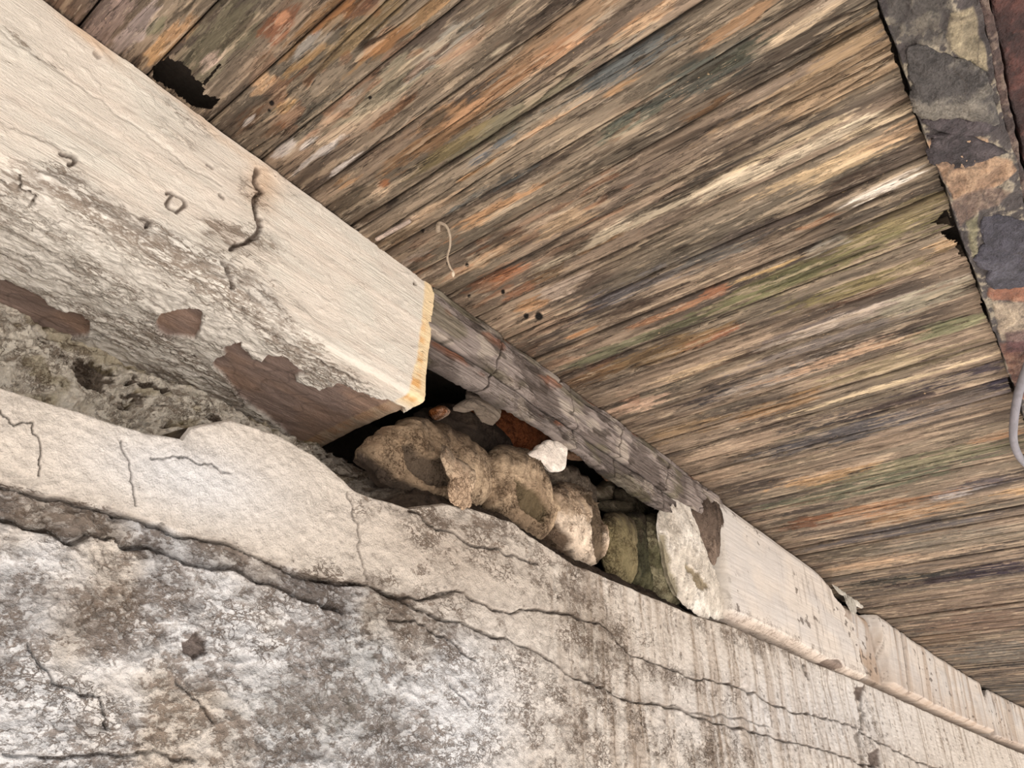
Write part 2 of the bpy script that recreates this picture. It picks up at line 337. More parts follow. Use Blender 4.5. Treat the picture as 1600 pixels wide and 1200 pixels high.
for i in range(len(seams) - 1):
    x0, x1 = seams[i] + 0.0012, seams[i + 1] - 0.0012
    if seams[i] < 0.3: yb = -0.3 if seams[i] > 99 else YB
    yb = YB + rnd.uniform(-0.003, 0.004)
    xm = (x0 + x1) / 2
    pu, pv = proj(np.array([[x0, .45, 1], [x1, .45, 1], [xm, YB, 1], [xm, .92, 1]]))
    wpx = math.hypot(pu[1] - pu[0], pv[1] - pv[0]) * abs(math.sin(math.atan2(pv[1] - pv[0], pu[1] - pu[0]) - math.atan2(VPY - pv[0], VPX - pu[0])))
    lpx = math.hypot(pu[3] - pu[2], pv[3] - pv[2])
    vis = seams[i + 1] > 0.02
    nx = int(np.clip(wpx * 1.15, 5, 90)) if vis else 8
    ny = int(np.clip(lpx * 0.62, 30, 420)) if vis else 20
    if xm > 7.5: nx, ny = 4, 30
    xs = np.linspace(x0, x1, nx); xs = np.concatenate([[x0, x0], xs, [x1, x1]])
    zo = np.concatenate([[.03, .004], np.zeros(nx), [.004, .03]])
    tv = np.linspace(0, 1, ny)
    ys = yb + (YW - yb) * tv if xm > .7 else yb + (YW - yb) * tv
    X, Y = np.meshgrid(xs, ys, indexing='ij')
    sd = i * 5 + 11
    Z = np.ones_like(X)
    px, py = proj(np.stack([X, Y, Z], -1))
    # relief
    wx = X + 0.006 * fbm(X * 3, Y * 3, 2, sd)
    edge = np.minimum(X - x0, x1 - X)
    fib = fbm(wx * 70, Y * 2.2, 4, sd + 1, 0.62)
    fib2 = fbm(wx * 24, Y * 1.6, 3, sd + 2)
    crk = np.abs(perlin(wx * 34, Y * 1.3, sd + 3)); cm = ss(0.0, 0.35, perlin(X * 9, Y * 2.3, sd + 4))
    crack = (1 - ss(0.0, 0.055, crk)) * cm
    flake = ss(0.16, 0.22, fbm(X * 42, Y * 9, 4, sd + 5, .6))
    zone = fbm(X * 9, Y * 2.0, 3, sd + 6)
    # colour
    base = mix(np.broadcast_to(lin((82, 72, 64)), X.shape + (3,)), lin((150, 131, 112)), ss(-0.5, 0.45, zone + 0.3 * fib2))
    base = mix(base, lin((116, 107, 92)), 0.55 * ss(0.0, 0.5, fbm(X * 5, Y * 1.4, 2, sd + 8)))
    u1 = fbm(X * 60, Y * 6, 4, sd + 9, .65); u2 = fbm(X * 26 + 40, Y * 2.2, 3, sd + 10)
    u1 = u1 + .7 * fbm(X * 130, Y * 24, 4, sd + 17, .7)
    for (cx, cy, hl, hw, col) in STROKES:
        ux, uy = VPX - cx, VPY - cy; n = math.hypot(ux, uy); ux /= n; uy /= n
        # direction follows the board: use board coordinates of the stroke centre
        c0 = onz(cx, cy); c1 = onz(cx + ux * hl, cy + uy * hl); c2 = onz(cx - uy * hw, cy + ux * hw)
        if abs(c0[0] - xm) > 0.1 + abs(c2[0] - c0[0]) * 2.5 + 0.02: continue
        a = np.abs(X - c0[0]) / max(abs(c2[0] - c0[0]), 1e-3)
        bq = np.abs(Y - c0[1]) / max(abs(c1[1] - c0[1]), 1e-3)
        rr = np.sqrt(a * a + bq * bq) + 0.95 * u1 + 0.6 * u2
        lc = lin(col); rd_ = min(.35, .12 + max(0, lc[0] / (lc[2] + .01) - 2.2) * .06); lc = lc * (1 - rd_) + lc.mean() * rd_ * np.array([1.0, .98, .78])
        base = mix(base, lc, 0.84 * (1 - ss(0.75, 1.3, rr)))
    # fibre modulation
    base = base * (1 + 0.42 * fib[..., None] + 0.25 * fib2[..., None])
    lightfl = ss(0.25, 0.32, fbm(wx * 55, Y * 5.5, 4, sd + 12, .6) + 0.15 * perlin(X * 6, Y * 3, sd + 13))
    base = mix(base, lin((206, 184, 156)), 0.35 * lightfl)
    rustf = ss(0.30, 0.40, fbm(X * 30, Y * 8, 3, sd + 14) + 0.12) * ss(-.1, .3, perlin(X * 3, Y * 2, 77)) * (px < 1000)
    base = mix(base, lin((168, 98, 50)), 0.22 * rustf)
    darkf = ss(0.28, 0.38, fbm(wx * 48, Y * 5, 4, sd + 15, .6))
    base = mix(base, lin((60, 48, 40)), 0.45 * darkf)
    base = mix(base, lin((40, 31, 26)), 0.85 * crack)
    base = mix(base, lin((45, 36, 30)), 0.55 * (1 - ss(0, 0.004, edge + 0.002 * fib2)))
    # board ends get darker towards the wall
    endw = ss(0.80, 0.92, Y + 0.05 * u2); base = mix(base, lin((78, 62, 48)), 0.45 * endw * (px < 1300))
    for (sx, sy, r) in SPOTS:
        if abs(onz(sx, sy)[0] - xm) < 0.1:
            base = mix(base, lin((22, 17, 14)), 1 - ss(r * 0.8, r * 1.3, np.hypot(px - sx, py - sy)))
    amp = 1.0 if xm < 2.2 else 0.8
    Z = 1.0 + zo[:, None] + amp * (-0.0020 * fib - 0.0022 * fib2 + 0.006 * crack + 0.0016 * darkf - 0.0012 * lightfl)
    Z += 0.0035 * (1 - ss(0, 0.005, edge)) + rnd.uniform(-0.003, 0.003) + rnd.uniform(-.002, .002) * (X - xm) / 0.05
    Yd = Y.copy()
    jag = 0.0028 * perlin(X * 90, Y * 0 + i, 5) + 0.004 * perlin(X * 22, Y * 0 + i, 6)
    Yd += jag * (1 - ss(0, 0.08, tv))[None, :]
    P = np.stack([X, Yd, Z], -1)
    keep = np.ones((len(xs) - 1, ny - 1), bool)
    fx, fy = (px[:-1, :-1] + px[1:, 1:]) / 2, (py[:-1, :-1] + py[1:, 1:]) / 2
    nz = 2.5 * perlin(X[:-1, :-1] * 220, Y[:-1, :-1] * 25, 8)
    for hp in (HOLE_L, SLOT, HOLE_R):
        hx = [p[0] for p in hp]
        if fx.min() < max(hx) and fx.max() > min(hx):
            keep &= ~(sdf(fx, fy, hp) + nz * (0.3 if hp is SLOT else 1) < 0)
    # ragged ends at the wall over the timber plate
    o = grid_obj('plank', P, base, M_WOOD, ceil, keep)
    planks.append(o)
deck = box('light_block_deck_1', (-0.7, -0.6, 1.075), (11, 1.75, 1.14), (70, 62, 55), M_STONE); tag(deck, kind='structure')  # unseen deck slab, added above the planks to block light
# ================================================================== WALL (rendered masonry courses) with its mortar bed
TOP = [(-240,525),(0,600),(60,620),(150,650),(230,675),(285,684),(300,665),(360,654),(430,675),(490,708),(530,742),(550,764),(580,776),(640,792),(700,784),(740,792),(800,814),(850,850),
       (900,880),(950,902),(1000,924),(1050,944),(1080,958),(1140,976),(1200,1002),(1260,1030),(1350,1066),(1450,1112),(1520,1143),(1600,1178),(1640,1196)]
tw = np.array([onwall(a, b, 0.935) for a, b in TOP])
def ztop(x): return np.interp(x, tw[:, 0], tw[:, 2])
wx_ = cols_for(-200, 1640, 1.55, 0.935, 0.33)
wx_ = np.concatenate([[-0.6, -0.4, -0.2, -0.1], wx_[wx_ > -0.05], np.linspace(wx_.max() + .05, 11, 12)])
nvd = 300
vs = np.concatenate([np.linspace(-0.8, -0.08, 7)[:-1], np.linspace(-0.06, 1, nvd)])   # <0: z coarse ; >=0 fraction
X = np.broadcast_to(wx_[:, None], (len(wx_), len(vs))).copy()
zt = ztop(wx_)[:, None]
Zw = np.where(vs[None, :] < -0.07, vs[None, :], -0.06 + (vs[None, :] + 0.06) / 1.06 * (zt + 0.06))
Yw = 0.935 + bend(X)
px, py = proj(np.stack([X, Yw, Zw], -1))
px += 4 * fbm(X * 14, Zw * 14, 3, 201); py += 4 * fbm(X * 14, Zw * 14, 3, 202)
wq = 0.03 * fbm(X * 5, Zw * 5, 3, 203)
Xq, Zq = X + wq, Zw + 0.03 * fbm(X * 5, Zw * 5, 3, 204)
MAIN = [(-200,700),(0,755),(100,778),(200,805),(300,838),(400,868),(500,905),(560,915),(640,945),(700,970),(740,982),(800,1005),(850,1030),(920,1068),(960,1088),(1040,1105),(1200,1150),(1353,1195),(1500,1240)]
SEC = [(500,905),(560,912),(620,935),(700,925),(730,930),(770,955),(800,958),(870,955),(940,975),(980,1020),(1060,1050),(1120,1066),(1180,1085),(1240,1112),(1300,1125),(1350,1145),(1420,1180),(1480,1205)]
EDGE2 = [(-100,800),(0,815),(40,828),(100,850),(140,836),(175,842),(190,860),(240,858),(290,882),(350,885),(400,912),(460,930),(500,948),(530,960)]
CR = [([(640,800),(680,828),(740,852),(790,868),(805,866),(840,880)], 1.4, .8), ([(600,965),(650,968),(700,1000),(740,1030)], 1.2, .7),
      ([(0,640),(20,665),(50,660),(60,690),(62,740)], 1.0, .6), ([(190,690),(200,730),(210,790)], 1.0, .5), ([(235,715),(270,712),(330,725),(360,740)], 1.0, .5),
      ([(540,770),(548,800),(560,860),(575,905)], 1.2, .5), ([(700,1070),(730,1100)], 1.0, .6), ([(1340,1070),(1345,1100),(1338,1150),(1350,1200)], 1.6, .7),
      ([(1255,1040),(1262,1060)], 1.8, .9), ([(780,805),(830,820),(870,850),(905,872)], 1.2, .7), ([(40,1010),(80,1070),(150,1090),(165,1140)], 1.6, .6),
      ([(270,1060),(300,1090),(330,1130)], 1.4, .6), ([(0,1180),(120,1180),(240,1170),(300,1190)], 2, .6), ([(1010,1100),(1100,1118),(1200,1135)], 1.1, .5)]
below = ss(-6, 6, py - np.interp(px, [p[0] for p in MAIN], [p[1] for p in MAIN]))
e2 = py - np.interp(px, [p[0] for p in EDGE2], [p[1] for p in EDGE2])
b2 = ss(-5, 5, e2)
inband = below * (1 - b2) * (1 - ss(520, 560, px))
left = 1 - ss(560, 760, px)
rough = np.clip(below * (0.95 * left + 0.45 * (1 - left)) * (1 - 0.6 * ss(900, 1300, px)) + 0.12, 0, 1)
rough = np.clip(rough + 0.5 * inband, 0, 1.2)
streakz = ss(760, 1000, px)
h1 = fbm(Xq * 5, Zq * 5, 3, 21); r1 = ridged(Xq * 13, Zq * 17, 4, 22); r2 = ridged(Xq * 34, Zq * 44, 3, 23); f3 = fbm(X * 75, Zw * 75, 3, 24)
r3 = ridged(Xq * 22 + 9, Zq * 30, 2, 27)
stv = fbm(X * 62 + 0.25 * f3, Zw * 2.2, 3, 25, .6) ; stw = fbm(X * 18, Zw * 1.8, 3, 26)
H = 0.007 * h1 + rough * (0.0055 * r1 + 0.0045 * r2) + (1 - rough) * 0.0008 * r2 + 0.0016 * f3 + streakz * (0.0030 * stv + 0.002 * stw)
H = H - 0.008 * inband + 0.004 * b2 * left * below
# colour
warm = lin((219, 208, 195)); cool = lin((230, 229, 229)); tan = lin((186, 171, 156))
Cw = mix(np.broadcast_to(warm, X.shape + (3,)), cool, np.clip(0.9 * below * (1 - ss(560, 860, px)) * ss(-.3, .3, h1 + .25) + 0.85 * blob(px, py, 290, 745, 150, 60, 15) + 0.9 * blob(px, py, 680, 1120, 160, 120) + .7 * blob(px, py, 1250, 1120, 200, 90), 0, 1))
Cw = mix(Cw, tan, np.clip(0.75 * streakz * ss(-.3, .5, stw + .35 * stv) * (1 - 0.5 * ss(1150, 1350, px)) + 0.7 * blob(px, py, 700, 860, 140, 60, 20), 0, .85))
# dirt: clings to hollows, stronger in stained zones
Zd = (0.70 * blob(px, py, 90, 960, 190, 55, 12) + 0.6 * blob(px, py, 240, 905, 90, 40) + 0.95 * blob(px, py, 560, 1000, 75, 85) + 0.75 * blob(px, py, 600, 935, 120, 26, 15)
      + 0.75 * blob(px, py, 450, 1110, 120, 60, 20) + 0.9 * blob(px, py, 920, 960, 34, 110, -6) + 0.8 * blob(px, py, 945, 985, 60, 24, 20) + 0.6 * blob(px, py, 900, 1130, 70, 60)
      + 0.55 * blob(px, py, 700, 1000, 60, 50, 30) + 0.85 * blob(px, py, 640, 805, 90, 16, 10) + 0.7 * blob(px, py, 780, 830, 120, 18, 25) + 0.55 * blob(px, py, 700, 850, 60, 30)
      + 0.8 * blob(px, py, 1180, 1000, 110, 14, 20) + 0.7 * blob(px, py, 1020, 1050, 130, 14, 18) + 0.6 * blob(px, py, 1110, 1180, 60, 40) + 0.55 * blob(px, py, 620, 1150, 60, 60)
      + 0.5 * blob(px, py, 350, 1180, 180, 24) + 0.7 * blob(px, py, 830, 900, 80, 22, 25) + 0.5 * blob(px, py, 1360, 1150, 16, 50) + 0.35 * below * (1 - ss(500, 1000, px)) + 0.55 * inband)
Zd *= (1 - .55 * blob(px, py, 60, 1070, 90, 50)) * (1 - .6 * blob(px, py, 420, 960, 70, 30)) * (1 - .5 * blob(px, py, 190, 1060, 70, 40))
mott = fbm(X * 30, Zw * 34, 4, 31, .65); hollow = -(r1 * .45 + r2 * .35) + 0.2
dirt = np.clip(ss(0.35, 0.95, Zd + 0.42 * mott + 0.45 * hollow) * 0.9, 0, 1)
lines = (1 - ss(0.0, 0.07, np.abs(perlin(Xq * 26 + 0.4 * mott, Zq * 40, 33)))) * ss(0.0, .35, perlin(X * 11, Zw * 13, 34) + 0.35 * rough) * np.clip(rough + .12, 0, 1)
lines2 = (1 - ss(0.0, 0.09, np.abs(perlin(Xq * 60, Zq * 90, 35)))) * ss(0.05, .3, perlin(X * 17, Zw * 17, 36)) * rough
dirt = np.clip(dirt * .32 + 0.35 * lines + 0.3 * lines2, 0, 1)
Dw = np.clip(0.85 * Zd + 0.42 * rough * ss(-.4, .4, perlin(X * 7, Zw * 7, 38)) + .08, 0, 1)
vstr = ss(0.12, 0.45, stv) * streakz * ss(-.2, .5, stw + 0.2)
Cw = mix(Cw, lin((132, 112, 90)), 0.62 * vstr)
Cw = mix(Cw, lin((232, 224, 214)), 0.5 * streakz * ss(.1, .4, -stv))
speck = ss(0.52, 0.6, fbm(X * 60, Zw * 28, 3, 37)) * ss(700, 1000, px)
green = np.clip(0.8 * blob(px, py, 480, 1120, 140, 70) + .5 * blob(px, py, 560, 1010, 60, 60) + .6 * blob(px, py, 860, 960, 90, 20) + .6 * blob(px, py, 940, 1000, 60, 60), 0, 1)
dcol = mix(np.broadcast_to(lin((84, 72, 62)), X.shape + (3,)), lin((92, 92, 66)), green)
dcol = mix(dcol, lin((112, 84, 56)), 0.7 * blob(px, py, 925, 930, 60, 90))
Cw = mix(Cw, dcol, dirt)
Cw = mix(Cw, lin((100, 86, 74)), 0.7 * speck)
for pl, wd, dp in CR:
    d = dpoly(px, py, wig(pl, 9)); gq = 1 - ss(wd * .5, wd * 2.0, d)
    H = H - 0.009 * dp * gq; Cw = mix(Cw, lin((70, 58, 48)), 0.85 * dp * gq)
for pl, wd, dp in ((MAIN, 2.2, 1.0), (SEC, 2.2, 1.0), (EDGE2, 3.2, 1.0)):
    d = dpoly(px, py, wig(pl, 7)); wv = wd * (0.8 + 0.7 * perlin(X * 16, Zw * 16, 41)) * (1 - .5 * ss(650, 1000, px)); gq = 1 - ss(wv * .5, wv * 2.0, d)
    fade = 1 - (0.75 * ss(540, 640, px) if pl is MAIN and False else 0)
    H = H - 0.014 * gq * fade; Cw = mix(Cw, lin((74, 60, 50)), 0.8 * gq * fade * (0.7 + .3 * mott))
    halo = np.exp(-d / 14.0); Cw = mix(Cw, lin((112, 96, 82)), 0.42 * halo * ss(-.3, .4, mott + .1))
for poly in ([(275,1005),(300,990),(322,1002),(318,1022),(295,1032),(278,1022)], [(1335,1072),(1350,1070),(1349,1092),(1338,1094)], [(1355,1175),(1372,1168),(1376,1195),(1360,1198)]):
    s_ = sdf(px, py, wig(poly + [poly[0]], 7)[:-1]); k_ = 1 - ss(-1.5, 1.5, s_); H = H - 0.006 * k_; Cw = mix(Cw, lin((98, 82, 72)), .9 * k_)
# crumbling top lip
vt = np.where(vs < 0, 0, vs)[None, :]
H = H + (0.004 * perlin(X * 20, Zw * 20, 44)) * vt ** 8
Yc = Yw - H + 0.012 * ss(0.985, 1.0, vt) ** 2
Pw = np.stack([X, Yc, Zw], -1)
wall = empty('wall_left', (3, 0.935, -0.8)); tag(wall, kind='structure')
fpx, fpy = (px[:-1, :-1] + px[1:, 1:]) / 2, (py[:-1, :-1] + py[1:, 1:]) / 2
bm_ = fpy > np.interp(fpx, [p[0] for p in MAIN], [p[1] for p in MAIN])
bs_ = (fpy > np.interp(fpx, [p[0] for p in SEC], [p[1] for p in SEC])) & (fpx > 520)
vj = fpx > 1343
fz = (vs[:-1] < -0.01)[None, :] & np.ones_like(bm_)
ids = np.where(bm_ | fz, 2, np.where(bs_, 1, 0))
grid_obj('top_masonry_course', Pw, Cw, M_PLASTER, wall, (ids == 0) & ~vj, flip=True, dirt=Dw)
grid_obj('top_masonry_course', Pw, Cw, M_PLASTER, wall, (ids == 0) & vj, flip=True, dirt=Dw)
grid_obj('middle_masonry_course', Pw, Cw, M_PLASTER, wall, ids == 1, flip=True, dirt=Dw)
grid_obj('lower_masonry_course', Pw, Cw, M_PLASTER, wall, ids == 2, flip=True, dirt=Dw)
# mortar bed: slopes back from the broken top of the wall to below the stones above
ts = np.concatenate([np.linspace(0, 1, 95), np.linspace(1, 1.6, 12)[1:]])
Xb = np.broadcast_to(wx_[:, None], (len(wx_), len(ts))).copy(); T = np.broadcast_to(ts[None, :], Xb.shape)
leftb = 1 - ss(0.80, 0.93, Xb); rightb = ss(2.0, 2.3, Xb)
ye = 1.30 * leftb + 1.25 * (1 - leftb); ze = 0.725 * leftb + (1 - leftb) * ((0.68) * (1 - rightb) + 0.560 * rightb)
y0_ = Yc[:, -1][:, None]; z0_ = Zw[:, -1][:, None]
Tc = np.minimum(T, 1)
tl = np.clip(Tc / .12, 0, 1); tu = np.clip((Tc - .12) / .88, 0, 1)
yl = y0_ + (1.13 - y0_) * tl + (1.255 - 1.13) * tu; zl_ = z0_ + .02 * tl + (0.725 - z0_ - .02) * tu ** .9
ym = y0_ + (1.25 + bend(Xb) - y0_) * Tc; zm = z0_ + (ze - z0_) * Tc ** .85
Yb = yl * leftb + ym * (1 - leftb) + np.maximum(T - 1, 0) * 0.7
Zb = zl_ * leftb + zm * (1 - leftb)
notL = (1 - leftb) * (1 - rightb)
bx, by_ = proj(np.stack([Xb, Yb, Zb], -1))
rr1 = ridged(Xb * 13, T * 5, 4, 51); rr2 = ridged(Xb * 32, T * 14, 3, 52); bf = fbm(Xb * 9, T * 3, 4, 53)
env = np.sin(np.pi * np.clip(T, 0, 1)) ** .5
dz = env * (0.013 * rr1 + 0.008 * rr2 + 0.008 * bf)
Zb = Zb + dz * (1 - .7 * leftb); Yb = Yb - (0.6 + 1.2 * leftb) * dz
bmix = ss(-.3, .45, rr1 * .7 + .5 * bf + .3 * fbm(Xb * 60, T * 30, 3, 54) - 0.15 * 0)
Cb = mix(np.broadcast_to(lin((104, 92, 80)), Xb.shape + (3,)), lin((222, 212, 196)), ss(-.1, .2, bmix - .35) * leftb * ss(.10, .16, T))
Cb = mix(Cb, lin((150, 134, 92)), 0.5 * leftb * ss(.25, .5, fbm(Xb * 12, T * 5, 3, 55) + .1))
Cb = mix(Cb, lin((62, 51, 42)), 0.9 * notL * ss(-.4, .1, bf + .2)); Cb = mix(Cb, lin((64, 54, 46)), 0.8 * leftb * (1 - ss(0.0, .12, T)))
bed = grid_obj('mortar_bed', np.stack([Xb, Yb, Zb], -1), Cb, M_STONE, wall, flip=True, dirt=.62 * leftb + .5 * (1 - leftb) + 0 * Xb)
back = box('cavity_back', (-0.7, 1.62, -0.8), (11, 1.72, 1.074), (70, 60, 52), M_STONE); tag(back, kind='structure')  # added box closing the cavity so the hole stays dark
# ================================================================== GREAT PAINTED BEAM (left)
XE = 0.873; zB = 0.707; zT = 0.994; yF = 0.911
prof = []                                                     # (y, z) around: top of face -> lower arris -> underside -> back
for t in np.linspace(0, 1, 120): prof.append((yF, zT - (zT - zB - 0.014) * t))
for t in np.linspace(0, 1, 16)[1:]:
    a = t * math.pi / 2; prof.append((yF + 0.014 - 0.014 * math.cos(a), zB + 0.014 - 0.014 * math.sin(a)))
for t in np.linspace(0, 1, 165)[1:]: prof.append((yF + 0.014 + t * 0.38, zB - 0.022 * t + 0.006 * math.sin(t * 3)))
prof = np.array(prof); ns = len(prof)
bxs = cols_for(-60, 682, 1.45, yF, 0.80, 3); bxs = bxs[(bxs > -0.12) & (bxs < XE - .012)]
bxs = np.concatenate([np.linspace(-0.6, bxs.min() - .01, 10), bxs, XE - 0.012 + 0.012 * np.sin(np.linspace(0, 1, 7)[1:] * math.pi / 2)])
Xp = np.broadcast_to(bxs[:, None], (len(bxs), ns)).copy(); Yp = np.broadcast_to(prof[:, 0], Xp.shape).copy(); Zp = np.broadcast_to(prof[:, 1], Xp.shape).copy()
sl = np.concatenate([[0], np.cumsum(np.hypot(*np.diff(prof, axis=0).T))]); Sp = np.broadcast_to(sl, Xp.shape)
nrm = np.gradient(prof, axis=0); nrm = np.stack([nrm[:, 1], -nrm[:, 0]], -1); nrm /= np.linalg.norm(nrm, axis=1)[:, None]
qx, qy = proj(np.stack([Xp, Yp, Zp], -1))
qx0, qy0 = qx.copy(), qy.copy()
nw = fbm(Xp * 22, Sp * 22, 4, 61, .6)
qx += 5 * nw; qy += 5 * fbm(Xp * 22, Sp * 22, 4, 62, .6)
und = ss(-.01, .03, Sp - 0.275)                     # 1 on the underside
lowline = np.interp(qx, [0, 100, 200, 330, 400, 470, 560, 640, 680], [265, 262, 330, 395, 430, 520, 600, 640, 650])
rz = ss(-18, 18, qy - lowline)                      # rough lower paint
xw = Xp + .012 * fbm(Xp * 8, Sp * 8, 3, 63); sw = Sp + .012 * fbm(Xp * 8, Sp * 8, 3, 64)
stri = fbm(Xp * 5, (Sp + .06 * Xp) * 150, 3, 65, .7); stri2 = fbm(Xp * 2.2, Sp * 42, 3, 66)
g1 = ridged(xw * 16, sw * 26, 4, 67); g2 = ridged(xw * 38, sw * 56, 3, 68); g3 = fbm(Xp * 7, Sp * 9, 3, 69)
bump_ = ss(.32, .5, perlin(Xp * 40, Sp * 55, 70))
Hb = 0.0035 * g3 + (1 - rz) * (0.0005 * stri + 0.0006 * stri2 + 0.0012 * bump_) + rz * (0.0040 * g1 + 0.0030 * g2 + .0005 * stri)
cream = lin((226, 216, 203)); Cb_ = np.broadcast_to(cream, Xp.shape + (3,))
Cb_ = mix(Cb_, lin((222, 216, 204)), .7 * ss(-.2, .4, g3)); Cb_ = mix(Cb_, lin((226, 211, 196)), .35 * ss(0, .4, stri2))
Cb_ = mix(Cb_, lin((232, 226, 216)), .8 * rz)
dm = (0.9 * blob(qx, qy, 90, 290, 90, 22, 22) + 1.0 * blob(qx, qy, 190, 340, 90, 24, 38) + .55 * blob(qx, qy, 400, 300, 26, 40) + .6 * blob(qx, qy, 260, 190, 60, 16, 40)
      + .8 * blob(qx, qy, 380, 380, 60, 18, 20) + .7 * blob(qx, qy, 420, 470, 80, 26, 40) + .5 * blob(qx, qy, 300, 180, 50, 22, 40) + .35 * rz + .8 * blob(qx, qy, 350, 370, 60, 20, 10) + 0.7 * blob(qx, qy, 330, 425, 120, 12, 25)
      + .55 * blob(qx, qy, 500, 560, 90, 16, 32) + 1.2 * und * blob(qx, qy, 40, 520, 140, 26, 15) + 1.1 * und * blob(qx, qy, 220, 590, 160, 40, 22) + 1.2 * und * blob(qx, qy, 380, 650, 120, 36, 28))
mt = fbm(Xp * 46, Sp * 90, 4, 71, .65)
ds_ = np.clip(ss(.45, 1.0, dm + .45 * mt - .45 * g1 * rz - .3 * g2 * rz), 0, 1)
ln = (1 - ss(0, .06, np.abs(perlin(xw * 20 + .3 * mt, sw * 44, 72)))) * ss(.0, .3, perlin(Xp * 9, Sp * 12, 73) + .15) * rz
hl = (1 - ss(0, .045, np.abs(perlin(Xp * 2.5, (Sp + .02 * nw) * 26, 74)))) * ss(.1, .4, perlin(Xp * 7, Sp * 7, 75))
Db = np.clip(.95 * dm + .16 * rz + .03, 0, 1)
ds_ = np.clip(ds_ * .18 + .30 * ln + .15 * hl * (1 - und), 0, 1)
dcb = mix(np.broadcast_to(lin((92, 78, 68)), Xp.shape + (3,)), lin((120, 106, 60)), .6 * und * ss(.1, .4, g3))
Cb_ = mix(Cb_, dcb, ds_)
Cb_ = mix(Cb_, lin((206, 160, 110)), .45 * blob(qx, qy, 410, 290, 26, 40) + .5 * blob(qx, qy, 140, 60, 60, 8, 40) + .3 * blob(qx, qy, 300, 175, 150, 7, 40))
Hb = Hb - .0035 * ln
PATCH = [[(-60,402),(0,430),(30,445),(50,455),(85,480),(110,484),(130,490),(143,512),(140,522),(100,530),(75,525),(40,505),(0,488),(-60,455)],
         [(243,506),(248,492),(262,486),(290,482),(318,484),(316,503),(303,528),(280,524),(260,527),(247,516)],
         [(330,566),(352,556),(350,540),(378,534),(392,560),(406,565),(420,556),(450,556),(478,582),(460,588),(462,596),(500,606),(528,602),(560,612),(600,622),(632,634),(628,650),(600,672),(570,690),(540,704),(512,716),(480,704),(440,668),(400,640),(372,618),(350,588)]]
for p_ in PATCH:
    s_ = sdf(qx, qy, p_) ; k_ = 1 - ss(-1.2, 1.2, s_ + 2.0 * nw)
    brown = mix(np.broadcast_to(lin((146, 126, 116)), Xp.shape + (3,)), lin((162, 134, 116)), ss(-.2, .4, fbm(Xp * 6, Sp * 12, 3, 76)) * .8)
    brown = brown * (1 + .25 * fbm(Xp * 14, Sp * 60, 4, 77)[..., None]) * (1 - .5 * (1 - ss(0, .05, np.abs(perlin(xw * 12, sw * 16, 78))))[..., None] * .6)
    Cb_ = mix(Cb_, brown, k_)
    Hb = Hb * (1 - .75 * k_) - .0065 * k_ + .0022 * (1 - ss(0, 4, s_)) * (1 - k_) + k_ * .002 * fbm(Xp * 9, Sp * 24, 3, 79)
CRB = [([(402,262),(408,300),(398,322),(404,345),(404,368),(380,380),(362,388)], 2.6, 1), ([(95,240),(112,245),(118,252),(108,258)], 2.4, 1), ([(262,300),(285,310),(290,322),(278,332),(264,322),(268,306)], 2, .9),
       ([(222,340),(234,346),(228,354)], 2, .9), ([(345,306),(350,310)], 2, .8), ([(0,190),(60,222),(130,255)], 1, .25), ([(0,50),(120,130),(250,225),(345,290)], .8, .25), ([(348,412),(355,420),(362,448)], 3, .7),
       ([(647,441),(648,443)], 2, .9), ([(150,82),(155,88)], 3, .5), ([(325,258),(330,262)], 2, .8), ([(30,275),(28,298),(45,302),(55,310),(50,320)], 1.6, .6), ([(380,495),(470,545),(540,585),(560,600)], 1.6, .5)]
for pl, wd, dp in CRB:
    d = dpoly(qx, qy, wig(pl, 7)); gq = 1 - ss(wd * .5, wd * 2, d); Hb = Hb - .008 * dp * gq; Cb_ = mix(Cb_, lin((84, 66, 54)), .85 * dp * gq)
# ochre arris at the sawn end
och = ss(0.041, 0.033, (XE - Xp) - .012 * ss(.18, .27, Sp) + .002 * stri2 + .001 * stri)
Co = mix(np.broadcast_to(lin((236, 212, 172)), Xp.shape + (3,)), lin((222, 172, 112)), ss(-.2, .3, stri2 + .3 * perlin(Xp * 90, Sp * 4, 80)) * ss(0.014, .030, XE - Xp) * ss(.03, .2, Sp))
Cb_ = mix(Cb_, Co, och * (1 - .75 * ss(.30, .33, Sp)))
endr = ss(XE - .012, XE, Xp) ** 2                  # rounded end arris
topr = 1 - ss(0, 0.02, Sp)
inset = 0.008 * endr
Yp2 = Yp + (Hb - inset) * nrm[:, 0] * 1.0
Zp2 = Zp + (Hb - inset) * nrm[:, 1]
# outward normal check: on the face it must point to -Y
sg = -1.0 if nrm[5, 0] > 0 else 1.0
Yp2 = Yp + sg * (Hb - inset) * nrm[:, 0]; Zp2 = Zp + sg * (Hb - inset) * nrm[:, 1]
Zp2[:, 0] += .004
Xp2 = Xp - .0016 * ss(.006, 0, XE - Xp) * ss(.1, .5, perlin(Xp * 0 + 3, Sp * 60, 81)) - (0.012 * np.clip(1 - Sp / 0.014, 0, 1) ** 2) * ss(XE - .05, XE, Xp)
Pp = np.stack([Xp2, Yp2, Zp2], -1)
beam = empty('painted_stone_beam', (0.3, 1.1, zB)); 
tag(beam, 'large cream painted beam with ochre sawn end and bare brown patches beneath', 'beam')
fo = (Xp[:-1, :-1] + Xp[1:, 1:]) / 2 > XE - 0.044
for p_ in PATCH: Db = Db * ss(-3, 3, sdf(qx, qy, p_))
grid_obj('beam_body', Pp, Cb_, M_PAINT, beam, ~fo, flip=sg > 0, dirt=Db)
oe = grid_obj('ochre_end_edge', Pp, Cb_, M_PAINT, beam, fo, flip=sg > 0); oe['label'] = 'ochre stained end edge'
